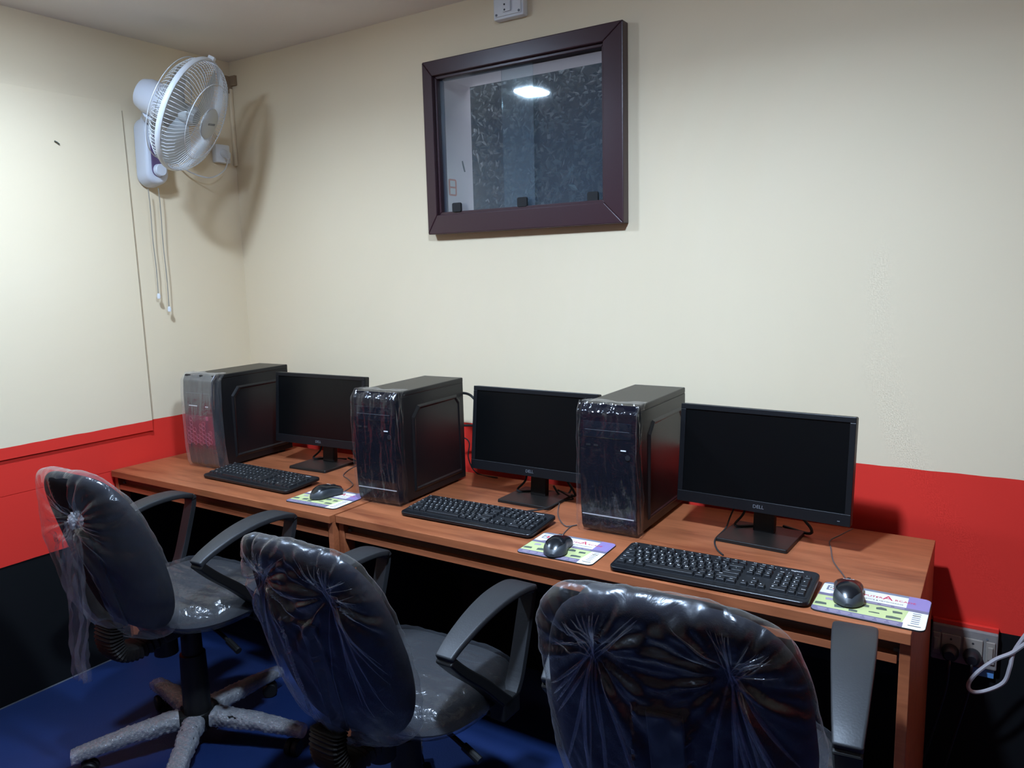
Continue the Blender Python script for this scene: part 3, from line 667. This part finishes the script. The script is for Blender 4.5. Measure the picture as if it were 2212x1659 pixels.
# ------------------------------------------------------------------ mouse pads
PW, PD = .212, .163
_pad = {}
def pad_meshes():
    _pad['base'] = MB().prism(rrect(-PW/2, PW/2, -PD/2, PD/2, .014), 0, .0030).mesh('rubber_sheet', M['rubber'])
    p = MB(); mats = [M['pwhite'], M['pgreen'], M['ppurple'], M['pblue'], M['pgrey'], M['pdark'], M['pred'], M['plil'], M['blackmark']]
    e = .0008; z = [.0030]
    def poly(pts, mi, lift): p.add([(x*PW-PW/2, y*PD-PD/2, .0031+lift*.00012) for x, y in pts], [tuple(range(len(pts)))], mi)
    o = [((x+PW/2)/PW, (y+PD/2)/PD) for x, y in rrect(-PW/2+e, PW/2-e, -PD/2+e, PD/2-e, .0135)]
    poly(o, 0, 0)
    def clip(pts, x0, x1, y0, y1): return [(min(max(x, x0), x1), min(max(y, y0), y1)) for x, y in pts]
    def dedupe(pts):
        r = []
        for q in pts:
            if not r or (abs(q[0]-r[-1][0])+abs(q[1]-r[-1][1])) > 1e-5: r.append(q)
        return r
    poly(dedupe(clip(o, 0, 1, .93, 1)), 4, 1)                       # grey strip along the back
    poly(dedupe(clip(o, .80, 1, .56, 1)), 3, 2)                     # violet corner
    poly([(.0045, .60), (.10, .60), (.15, .64), (.22, .64), (.26, .60), (.995, .60), (.995, .52), (.0045, .52)], 2, 3)  # purple band
    poly([(.0045, .145), (.80, .145), (.83, .52), (.0045, .52)], 1, 1)    # yellow-green field
    poly(dedupe(clip(o, 0, .81, 0, .145)), 2, 2)                    # purple foot band
    for k in range(7):                                              # unreadable lines in the foot band and purple band
        x = .06+.105*k; poly([(x, .085), (x+.085, .085), (x+.085, .105), (x, .105)], 7, 3); poly([(x+.01, .045), (x+.075, .045), (x+.075, .06), (x+.01, .06)], 7, 3)
    for k in range(4): x = .34+.12*k; poly([(x, .545), (x+.09, .545), (x+.09, .572), (x, .572)], 7, 4)
    pics = [(.13, .42, .09, .075, 7), (.07, .24, .11, .08, 5), (.24, .25, .10, .10, 5), (.33, .40, .07, .07, 5), (.37, .20, .08, .06, 5), (.60, .42, .10, .075, 5), (.74, .40, .09, .07, 5), (.55, .27, .10, .035, 5), (.72, .22, .13, .07, 5), (.45, .42, .08, .07, 5)]
    for i, (x, y, a, b, mi) in enumerate(pics):
        r_ = random.Random(i); poly([(x-a/2+.01*r_.random(), y-b/2), (x+a/2, y-b/2+.02*r_.random()), (x+a/2-.012*r_.random(), y+b/2), (x-.1*a, y+b/2+.02*r_.random()), (x-a/2, y+b/2-.02*r_.random())], mi, 3)
    poly([(.05, .72), (.20, .72), (.20, .88), (.05, .88)], 4, 1); poly([(.07, .745), (.18, .745), (.18, .855), (.07, .855)], 0, 2); poly([(.11, .76), (.14, .76), (.14, .84), (.11, .84)], 6, 3)
    def tx(s, x, y, size, mi, al='LEFT', lift=4): put_text(p, s, size, Matrix.Translation((x*PW-PW/2, y*PD-PD/2, .0031+lift*.00012)), mi, al)
    tx('K', .075, .80, .014, 8)
    tx('C', .24, .785, .019, 6); tx('OMPUTER', .31, .775, .0125, 6); tx('A', .575, .80, .030, 6); tx('RCADE', .685, .775, .0125, 6)
    tx('SALES, SERVICE & NETWORKING', .30, .672, .0068, 8)
    for k, y in enumerate((.46, .40, .34, .28, .22, .16)): poly([(.87, y), (.94, y), (.94, y+.018), (.87, y+.018)], 8 if k == 1 else 4, 3)
    poly([(.85, .09), (.96, .09), (.96, .105), (.85, .105)], 8, 3)
    _pad['print'] = p.mesh('printed_cover', mats, smooth=False)
def mousepad(cx, cy, rz, h, label):
    if not _pad: pad_meshes()
    t = thing('mouse_pad', (cx, cy, h), rz, label, 'mouse pad', 'printed mouse pads on the desks')
    link('rubber_sheet', _pad['base'], t); link('printed_cover', _pad['print'], t); return t
def pad_from(fl, rz): return fl[0]+PW/2*math.cos(rz)-PD/2*math.sin(rz), fl[1]+PW/2*math.sin(rz)+PD/2*math.cos(rz)
mousepad(*pad_from((.934, -.650), .05), .05, HL, 'printed mouse pad partly hidden behind the middle tower')
mousepad(*pad_from((1.820, -.668), .035), .035, HR, 'printed mouse pad in front of the loosely wrapped tower')
mousepad(*pad_from((2.532, -.652), -.003), -.003, HR, 'printed mouse pad at the right end of the right desk')

# ------------------------------------------------------------------ mice
_ms = {}
def mouse_meshes():
    Lh, Wd, Ht = .113, .061, .037
    def half(v):   # half width along length, v 0 rear .. 1 front
        if v > .90: return Wd/2*(.92*(1-(v-.90)/.10*.55))
        return Wd/2*(math.sin(min(1, (v+.02)/.30)*pi/2)**.65)*(1-.13*math.exp(-((v-.58)/.16)**2))
    def hgt(v): return Ht*(max(0, math.sin(min(1., (v+.03)/.42)*pi/2))**.7 if v < .39 else (1-.50*((v-.39)/.61)**1.5))
    def surf(u, v, k=1.0):
        a = pi*u; x = -math.cos(a); zz = max(0, math.sin(a))**.62
        return (x*half(v)*k, -Lh/2+Lh*v, .0035+hgt(v)*zz*k)
    b = MB(); b.grid(lambda u, v: surf(u, v, .985), 24, 30); b.add([surf(k/24, 1, .985) for k in range(25)], [tuple(range(25))]); b.add([surf(k/24, 0, .985) for k in range(25)], [tuple(range(25))]); b.add([surf(0, k/30, .985) for k in range(31)]+[surf(1, 1-k/30, .985) for k in range(31)], [tuple(range(62))])
    _ms['side'] = b.mesh('mouse_body', M['mouseside'], sharp=60)
    s = MB(); s.grid(lambda u, v: surf(.20+.60*u if v > .3 else .5+(u-.5)*(.60*(.42+.58*math.sin(min(1, v/.3)*pi/2))), .06+.94*v, 1.012), 20, 30)
    _ms['shell'] = s.mesh('top_shell', M['mousetop'], sharp=60)
    wl = MB(); wl.grid(lambda u, v: ((.0035)*(v-.5)*2, .030+.011*math.cos(2*pi*u), .0225+.011*math.sin(2*pi*u)), 20, 1, True); wl.add([(.0035*s_, .030+.011*math.cos(2*pi*k/20), .0225+.011*math.sin(2*pi*k/20)) for s_ in (-1, 1) for k in range(20)], [tuple(range(20)), tuple(range(20, 40))])
    _ms['wheel'] = wl.mesh('scroll_wheel', M['rubber'])
    lo = MB(); p0 = Vector(surf(.5, .62, 1.03)); put_text(lo, 'logitech', .0075, Matrix.Translation(p0) @ Matrix.Rotation(-.13, 4, 'X')); _ms['logo'] = lo.mesh('brand_print', M['legend'], smooth=False)
    ft = MB(); ft.prism(rrect(-.022, .022, -.045, .045, .01), 0, .004); _ms['foot'] = ft.mesh('glide_pad', M['rubber'])
def mouse(cx, cy, rz, z, label, cord):
    if not _ms: mouse_meshes()
    t = thing('mouse', (cx, cy, z), rz, label, 'mouse', 'black computer mice')
    body = link('mouse_body', _ms['side'], t); sh = link('top_shell', _ms['shell'], t); link('scroll_wheel', _ms['wheel'], t); link('brand_print', _ms['logo'], sh); link('glide_pad', _ms['foot'], t)
    inv = (Matrix.Translation((cx, cy, z)) @ Matrix.Rotation(rz, 4, 'Z')).inverted()
    pts = [Vector((0, .054, .010)), Vector((0, .066, .008))]+[inv @ Vector(p) for p in cord]
    MB().tube(catmull(pts, 8), .0017, 6).build('mouse_cord', M['mcord'], t)
    return t
zc = lambda px, py, h, dz=.002: on_z(px, py, h+dz)
mouse(1.020, -.552, -.17, HL+.0032, 'black mouse on the pad beside the middle tower', [zc(742, 1062, HL), zc(762, 1048, HL), zc(752, 1035, HL), zc(742, 1026, HL), zc(758, 1012, HL), zc(785, 1000, HL)])
mouse(1.912, -.612, .26, HR+.0032, 'black mouse on the pad in front of the loosely wrapped tower', [zc(1216, 1155, HR), zc(1232, 1138, HR), zc(1246, 1134, HR), zc(1222, 1136, HR, .003), zc(1207, 1118, HR), zc(1206, 1098, HR), zc(1212, 1076, HR, .004)])
mouse(2.592, -.560, .15, HR+.0032, 'black mouse on the pad at the right end of the right desk', [zc(1820, 1240, HR), zc(1800, 1212, HR), zc(1795, 1185, HR), zc(1793, 1168, HR), on_z(1815, 1156, HR+.010), on_z(1842, 1142, HR+.012)])

# ---- loose leads behind the machines
def lead(name, pts, r, label, mt='rubber'):
    return tag(MB().tube(catmull(pts, 8), r, 7).build(name, M[mt]), label, 'cable')
lead('video_cable', [on_y(985, 850, -.135), on_y(1000, 849, -.13), on_y(1015, 853, -.135), on_y(1032, 868, -.16), on_y(1060, 880, -.20)], .0045, 'thick black cable from the middle tower to its monitor, upper one')
lead('power_cable', [on_y(985, 920, -.13), on_y(1004, 919, -.12), on_y(1030, 922, -.11), on_y(1060, 950, -.11), on_z(1075, 1010, HR+.005)], .0042, 'black cable bending out behind the middle tower, lower one')
lead('keyboard_cable', [on_y(985, 945, -.13), on_y(1003, 946, -.12), on_y(1014, 958, -.12), on_y(1012, 990, -.115), on_z(1030, 1022, HR+.004), on_z(1075, 1032, HR+.004)], .0022, 'thin black cable dangling behind the middle tower')
lead('monitor_cable', [on_z(1205, 1058, HR+.03), on_z(1222, 1068, HR+.02), on_z(1238, 1078, HR+.006), on_z(1215, 1082, HR+.004), on_z(1180, 1098, HR+.0135), on_z(1140, 1104, HR+.0135)], .0024, 'thin cable crossing the stand base of the middle monitor')
lead('cable_bundle', [on_z(1196, 1050, HR+.03), on_z(1212, 1072, HR+.005), on_z(1228, 1066, HR+.006), on_z(1236, 1052, HR+.02)], .0035, 'short bunched black cable beside the middle monitor stand')
lead('usb_cable', [on_z(1580, 1110, HR+.03)+Vector((.035, .035, .10)), on_z(1580, 1110, HR+.03), on_z(1568, 1140, HR+.005), on_z(1545, 1165, HR+.003), on_z(1548, 1185, HR+.003), on_z(1562, 1199, HR+.003)], .0022, 'thin black cable curling left of the right monitor stand')

# ------------------------------------------------------------------ wall sockets low on the back wall
ss = thing('socket_board', (2.798, 0, .394), 0, 'dusty double wall socket low on the wall beside the right desk', 'wall socket')
MB().box(-.075, .075, -.022, 0, 0, .100).build('back_box', M['greyplate'], ss, bevel=.004)
MB().box(-.075, .075, -.014, -.002, .099, .112).build('painted_edge', M['paint'], ss, bevel=.002)
for x in (-.030, .020):
    s_ = MB().box(x-.022, x+.022, -.027, -.022, .022, .078).build('socket', M['ivory'], ss, bevel=.002)
    for dx, dz in ((0, .066), (-.009, .040), (.009, .040)): MB().tube([(x+dx, -.0275, dz), (x+dx, -.0268, dz)], .0030, 8).build('socket_hole', M['blackmark'], s_)
for x in (-.064, .058):
    s_ = MB().box(x-.009 if x > 0 else x-.008, x+.011 if x > 0 else x+.010, -.027, -.022, .018, .078).build('switch', M['ivory'], ss, bevel=.002)
    MB().box(x-.005, x+.007, -.032, -.027, .030, .066).build('rocker', M['ivory'], s_, bevel=.002)
for x in (-.055, .05): MB().tube([(x, -.0235, .083), (x, -.022, .083)], .003, 8).build('screw', M['greyprint'], ss)
for x, lab in ((2.768, 'black plug in the left socket beside the right desk'), (2.818, 'black plug in the right socket beside the right desk')):
    pg = thing('power_plug', (x, -.0285, .428), 0, lab, 'plug', 'plugs in the low wall socket')
    q = MB(); q.lathe([(0, 0), (.020, 0), (.021, .010), (.017, .028), (.012, .034), (0, .034)], 20); q.xf(Matrix.Rotation(pi/2, 4, 'X')); q.build('plug_body', M['black'], pg)
    MB().tube(catmull([(0, -.028, -.008), (0, -.038, -.03), (-.005, -.030, -.10), (-.03, -.012, -.24), (-.06, -.010, -.40)], 6), .0038, 7).build('plug_lead', M['black'], pg)
tag(MB().box(2.820, 2.868, -.012, -.0005, .368, .390).build('cable_tag', M['bluetag'], None, bevel=.001), 'small blue tag just below the low wall socket', 'tag')
lead('white_cable', [on_y(2235, 1375, -.10), on_y(2190, 1408, -.10), on_y(2150, 1425, -.11), on_y(2112, 1452, -.12), on_y(2092, 1478, -.12), on_y(2100, 1494, -.12), on_y(2130, 1492, -.11), on_y(2168, 1474, -.10), on_y(2182, 1440, -.10), on_y(2192, 1405, -.095), on_y(2235, 1345, -.09)], .0048, 'grey-white cable loop hanging at the right edge by the socket', 'cablewhite')

# ------------------------------------------------------------------ office chairs
def back_outline(phi):
    """superellipse outline of the backrest (x, z about its centre)"""
    c, s = math.cos(phi), math.sin(phi)
    n = 3.6
    r = (abs(c)**n+abs(s)**n)**(-1/n)
    x, z = r*c*.205, r*s*.240
    x *= 1.0-.09*max(0, z/.24)-.14*max(0, -z/.24)**2
    return x, z
def back_y(x, z):   # rear lean, lateral wrap and lumbar bulge
    return -.172-.28*(z+.24)+.55*x*x+.006*math.cos(z*8+.5)
def chair(cx, cy, rz, S, leg0, label, style, back_rz=0.0):
    t = thing('office_chair', (cx, cy, 0), rz, label, 'office chair', 'film-wrapped office chairs')
    # five-star base
    MB().lathe([(0, .062), (.040, .062), (.044, .075), (.042, .118), (.034, .128), (0, .128)], 20).build('base_hub', M['chairblack'], t)
    for k in range(5):
        a = leg0+2*pi*k/5; Rz = Matrix.Rotation(a-pi/2, 4, 'Z')
        pts = [(0, .025, .098), (0, .10, .103), (0, .20, .094), (0, .30, .078), (0, .335, .070)]
        lg = MB().strap(pts, [.052, .050, .044, .038, .030], [.040, .038, .032, .026, .020]).xf(Rz).build('base_leg', M['chairblack'], t, bevel=.006)
        bw = MB()
        def bfn(u, v, k=k):
            yy = .055+.295*v; an = 2*pi*u; hw = .033-.010*v; hh = .027-.009*v
            zz = .103-.030*v**1.6
            nz = 1+.14*fbm((math.cos(an)*2+k, math.sin(an)*2, v*9))+.09*math.sin(v*95)*math.sin(an*8)
            return ((abs(math.cos(an))**.75*math.copysign(1, math.cos(an)))*hw*nz, yy, zz+(abs(math.sin(an))**.75*math.copysign(1, math.sin(an)))*hh*nz)
        bw.grid(bfn, 32, 80, True); bw.xf(Rz).build('bubble_wrap', M['bubble'], lg, sharp=180)
        cs = MB(); sw = random.uniform(0, 6.28); RC = Matrix.Translation((0, .318, 0)) @ Matrix.Rotation(sw, 4, 'Z')
        w1 = MB()
        for s_ in (-1, 1):
            q = MB().lathe([(0, -.009), (.022, -.009), (.025, -.005), (.025, .005), (.022, .009), (0, .009)], 18); q.xf(Matrix.Translation((s_*.012, .012, .025)) @ Matrix.Rotation(pi/2, 4, 'Y')); w1.add(q.v, q.f)
        w1.tube([(0, 0, .034), (0, 0, .070)], .006, 8); w1.box(-.004, .004, -.008, .016, .020, .048)
        w1.xf(Rz @ RC); w1.build('caster', M['chairblack'], t, bevel=0)
    # column and mechanism
    MB().lathe([(0, .10), (.041, .10), (.040, .22), (.038, .31), (.031, .312), (.030, .385), (.016, .386), (.014, S-.10), (0, S-.10)], 20).build('gas_lift', M['chairblack'], t)
    MB().prism([(-.12, S-.115), (.10, S-.115), (.13, S-.085), (.13, S-.072), (-.14, S-.072)], -.065, .065, 'x').build('tilt_mechanism', M['chairblack'], t, bevel=.006)
    MB().tube([(0, -.085, S-.11), (0, -.085, S-.175)], .034, 18).build('tension_knob', M['chairblack'], t)
    lv = MB().tube(catmull([(.06, .0, S-.098), (.14, -.01, S-.105), (.20, -.015, S-.125)], 4), .006, 8).build('height_lever', M['chairblack'], t)
    MB().tube([(.195, -.014, S-.123), (.245, -.02, S-.140)], .010, 10).build('lever_grip', M['chairblack'], lv)
    # back support with bellows cover
    path = catmull([(0, -.08, S-.095), (0, -.17, S-.118), (0, -.232, S-.105), (0, -.252, S-.06), (0, -.246, S-.015)], 11)
    MB().strap([(0, back_y(0, z_)-.036, S+.19+z_) for z_ in (-.22, -.15, -.08, 0, .06)], .055, .008).build('back_upright', M['chairblack'], t, bevel=.003)
    bl = MB()
    nb = len(path)
    vs = []
    for i, pnt in enumerate(path):
        tt = (path[min(i+1, nb-1)]-path[max(i-1, 0)]).normalized(); nn = Vector((1, 0, 0)).cross(tt)
        rib = 1.0 if i % 2 else .84
        wd_ = .046*rib; th_ = .024*rib
        for k in range(16):
            a = 2*pi*k/16; ca, sa = math.cos(a), math.sin(a)
            vs.append(pnt+Vector((1, 0, 0))*wd_*math.copysign(abs(ca)**.5, ca)+nn*th_*math.copysign(abs(sa)**.5, sa))
    bl.add(vs, [(i*16+k, i*16+(k+1) % 16, (i+1)*16+(k+1) % 16, (i+1)*16+k) for i in range(nb-1) for k in range(16)]+[tuple(range(16)), tuple(range((nb-1)*16, nb*16))])
    bl.build('bellows', M['bellows'], t, sharp=20)
    # seat
    def seat(u, v, g=0.0, wr=0.0):
        a = 2*pi*u; c, s_ = math.cos(a), math.sin(a); n = 3.2; r = (abs(c)**n+abs(s_)**n)**(-1/n)
        # v: 0 top centre .. .5 rim .. 1 bottom centre
        if v < .5: q = v/.5; rho = 1-(1-q)**1.0; z = S+g-.012*q**4-.0*q - (.030*(max(0, q-.80)/.20)**2)
        else: q = (1-v)/.5; rho = q; z = S-.068-g + .026*(max(0, q-.80)/.20)**2
        X = (.235+g)*r*c*rho; Y = .055+(.212+g)*r*s_*rho
        if Y > .15: z -= .35*(Y-.15)**1.4
        z += .010*(X/.235)**2*(1 if v < .5 else 0)
        if wr and v < .52:
            z += wr*(.0065*mnoise.ridged_multi_fractal(Vector((X*5+Y*3, Y*26, S*5)), 1., 2., 3, 1., 2.)*min(1, q*2+.3)-.002)
            z += wr*.0012*math.sin(u*2*pi*38+fbm((X*9, Y*9, 0))*4)*q**3
        return (X, Y, z)
    st_ = MB().grid(lambda u, v: seat(u, v), 64, 24, True).build('seat', M['seatfab'], t, sharp=70)
    tag(MB().grid(lambda u, v: seat(u, v, .005, 1.0), 200, 60, True).build('plastic_film', M['filmseat'], st_, sharp=180), 'clear wrinkled film stretched over the seat')
    # armrests
    for s_ in (-1, 1):
        X = s_*.240
        topc = catmull([(X, -.132, S+.160), (X, -.092, S+.180), (X, -.015, S+.205), (X, .07, S+.219), (X, .155, S+.217), (X, .203, S+.203)], 6)
        ar = MB().strap(topc, [(.044+.034*math.sin(min(1, k/(len(topc)-1)*1.18)*pi/2)**1.5)*(1-.25*max(0, (k-(len(topc)-5))/4)**2) for k in range(len(topc))], .017).build('armrest', M['armplastic'], t, bevel=.005, segs=3)
        fr = catmull([(X, .202, S+.203), (X, .210, S+.182), (X, .192, S+.120), (X, .150, S+.00), (X, .120, S-.045)], 6)
        MB().strap(fr, [.050]*5+[.040]*(len(fr)-5), .018).build('arm_strut', M['armplastic'], ar, bevel=.004)
        rr = catmull([(X, -.128, S+.158), (X, -.080, S+.110), (X, -.005, S+.045), (X, .060, S-.020), (X, .108, S-.065)], 6)
        MB().strap(rr, .044, [.022+.010*k/len(rr) for k in range(len(rr))]).build('arm_strut', M['chairblack'], ar, bevel=.004)
        br = MB(); br.box(min(X-s_*.02, s_*.06), max(X-s_*.02, s_*.06)+0, .06, .115, S-.082, S-.072); br.box(X-.022, X+.022, .060, .130, S-.085, S-.035); br.build('arm_bracket', M['chairblack'], ar, bevel=.004)
    # backrest
    zb = S+.190
    B = Matrix.Translation((0, 0, 0))
    bm_ = MB()
    hth = .032
    def cush(u, v, g=0.0):
        phi = 2*pi*u; x, z = back_outline(phi)
        if v < .5: q = math.sin(v/.5*pi/2); sd = 1
        else: q = math.sin((1-v)/.5*pi/2); sd = -1
        k = q; X, Z = x*k*(1+g/.2), z*k*(1+g/.2)
        d = (hth+g)*max(0, 1-q**8)**.5*sd
        return (X, back_y(X, Z)+d, zb+Z)
    bk_ = MB().grid(lambda u, v: cush(u, v), 72, 28, True).build('backrest', M['fabric'], t, sharp=70)
    # film bag over the backrest
    if style == 'knot': G = [(.030, .120)]
    else: G = [(-.098, .150), (.098, .150)]
    sd0 = S*17
    def rear_off(X, Z, q):
        d = (hth+.005)*max(0, 1-q**8)**.5
        fl = .012*(1-q**4)
        for gx, gz in G:
            dx, dz = X-gx, Z-gz; r = math.hypot(dx, dz); th = math.atan2(dz, dx)
            env = math.exp(-(r/.15)**2)*min(1, r/.02)
            fl += env*(.0065*math.sin(9*th+2*math.sin(3*th+sd0))+.0035*math.sin(23*th+sd0))
            fl -= .016*math.exp(-(r/.035)**2)
            if dz < 0: fl += .006*math.exp(-(dx+.35*dz)**2/.0006)*min(1, r/.1)
        fl += .004*fbm((X*14+sd0, Z*5, 0))+.0022*mnoise.ridged_multi_fractal(Vector((X*20+Z*8, Z*6+sd0, 0)), 1., 2., 3, 1., 2.)
        lo_ = max(0, min(1, (.14-Z)/.25))
        fl += (.050 if style == 'knot' else .020)*lo_*(1-q**6)+(.012 if abs(X) < .04 and Z < .08 else 0)
        if style == 'knot': fl += .020*math.exp(-((Z-.05)/.1)**2)*(1-q**6)
        return d+(max(fl, .0015) if q < .9 else fl)
    def bag(u, v):
        phi = 2*pi*u; x, z = back_outline(phi)
        if v < .42: q = math.sin(v/.42*pi/2); sd = 1
        else: q = math.sin((1-v)/.58*pi/2); sd = -1
        puff = .006+.012*max(0, fbm((math.cos(phi)*1.7+sd0, math.sin(phi)*1.7, 2.)))+.018*math.exp(-((phi-2.45)/.28)**2)
        if style == 'knot': puff += .020*math.exp(-((phi-3.6)/.5)**2)
        k = q*(1+puff/.2) if q > .75 else q*(1+(puff/.2)*(q/.75)**3)
        X, Z = x*k, z*k
        if q > .8 and Z < -.15: Z -= .020*(q-.8)/.2
        if sd < 0: off = rear_off(X, Z, q)
        else: off = (hth+.005)*max(0, 1-q**8)**.5+.002+.002*fbm((X*12, Z*8, sd0))
        if q > .80: off += (q-.8)/.2*.004*fbm((phi*9, sd0, q*3))
        return (X, back_y(X, Z)+sd*off, zb+Z)
    def hole(u, v):
        if style != 'knot' or v < .42: return False
        q = math.sin((1-v)/.58*pi/2); x, z = back_outline(2*pi*u); X, Z = x*q, z*q
        if .130 < Z < .225 and abs(X-.030+.30*(Z-.13)) < .006+.36*(Z-.13): return True
        if -.19 < Z < .04:
            cx_ = .035+.10*(.04-Z); wd_ = .050*math.sin((Z+.19)/.23*pi)**.8
            if abs(X-cx_) < wd_*.7: return True
        return False
    fb = MB().grid(bag, 216, 110, True, skip=hole).build('plastic_bag', M['filmloose'] if style == 'knot' else M['film'], t, sharp=180)
    rf = random.Random(int(S*1000)); fo = MB()      # bunched folds radiating from the gather points
    for gi, (gx, gz) in enumerate(G):
        sgn = 1 if gx > 0 else -1
        fans = [(rf.uniform(35, 145), rf.uniform(.07, .14)) for _ in range(14)]+[(rf.uniform(-120, -60)+sgn*12, rf.uniform(.14, .36)) for _ in range(11)]+[((0 if sgn > 0 else 180)+rf.uniform(-50, 40), rf.uniform(.05, .10)) for _ in range(5)]
        if style == 'knot': fans = [(360*k/16+rf.uniform(-9, 9), rf.uniform(.05, .15)) for k in range(16)]
        for an, ln in fans:
            pts = []; an = math.radians(an); cv_ = rf.uniform(-.03, .03); vo_ = rf.uniform(-1, 1)
            for k in range(15):
                r = ln*k/14; X = gx+r*math.cos(an)+cv_*(r/.2)**2; Z = gz+.02*vo_*(1-k/14)+r*math.sin(an)
                ph = math.atan2(Z/.24, X/.205); ox2, oz2 = back_outline(ph); q = math.hypot(X, Z)/max(1e-6, math.hypot(ox2, oz2))
                if q > .93: break
                pts.append(Vector((X, back_y(X, Z)-rear_off(X, Z, q)-.0006, zb+Z)))
            if len(pts) > 4:
                n_ = len(pts); wm = rf.uniform(.0025, .0085)*(.5 if math.sin(an) > -.3 else 1.0); vs = []
                for i, p_ in enumerate(pts):
                    t_ = (pts[min(i+1, n_-1)]-pts[max(i-1, 0)]).normalized(); sd_ = t_.cross(Vector((0, 1, 0))).normalized(); w_ = (.0008+wm*math.sin(pi*min(1, i/(n_-1)*1.0))**.8)*.5
                    vs += [p_-sd_*w_, p_+Vector((0, -.0022*math.sin(pi*i/(n_-1)), 0)), p_+sd_*w_*.8]
                fo.add(vs, [(3*i+j, 3*i+j+1, 3*i+j+4, 3*i+j+3) for i in range(n_-1) for j in (0, 1)])
    fo.build('film_folds', M['fold'], fb, sharp=180)
    tag(fb, 'gathered clear plastic bag pulled over the backrest')
    if style == 'knot':
        kn = MB()
        def kf(u, v):
            a, b = 2*pi*u, pi*v; d = Vector((math.sin(b)*math.cos(a), math.cos(b), math.sin(b)*math.sin(a)))
            r = .021*(1+.45*fbm(d*2.6, 3)+.12*math.sin(9*a)); return Vector((.03, back_y(.03, .120)-.052, zb+.120))+Vector((d.x*r, d.y*r*.7, d.z*r))
        kn.grid(kf, 40, 24, True); kn.build('knot', M['knot'], fb, sharp=180)
        tl = MB()
        def tf(u, v):   # ruffled tail hanging from the knot
            zz = zb+.120-.50*v; wd_ = .012+.055*math.sin(min(1, v*1.1)*pi*.85)*(1-.35*v)+.010*v
            X = .015-.11*v**1.3+wd_*(u-.5)*1.7; yy = back_y(0, .120-.50*v if v < .6 else -.18)-.058-.060*math.sin(v*pi*.75)
            return (X, yy-.010*math.sin(u*17+v*7+2*fbm((u*3, v*4, 1)))-.006*fbm((u*9, v*9, 4)), zz)
        tl.grid(tf, 40, 70); tl.build('film_tail', M['filmtail'], fb, sharp=180)
    return t
chair(.783, -.918, .030, .524, math.radians(238), 'film-wrapped office chair with a knotted bag, in front of the left desk', 'knot')
chair(1.633, -.909, -.004, .474, math.radians(200), 'lower film-wrapped office chair in the middle, beside the desk joint', 'double')
chair(2.422, -.986, .125, .565, math.radians(220), 'film-wrapped office chair nearest the camera in front of the right monitor', 'double')
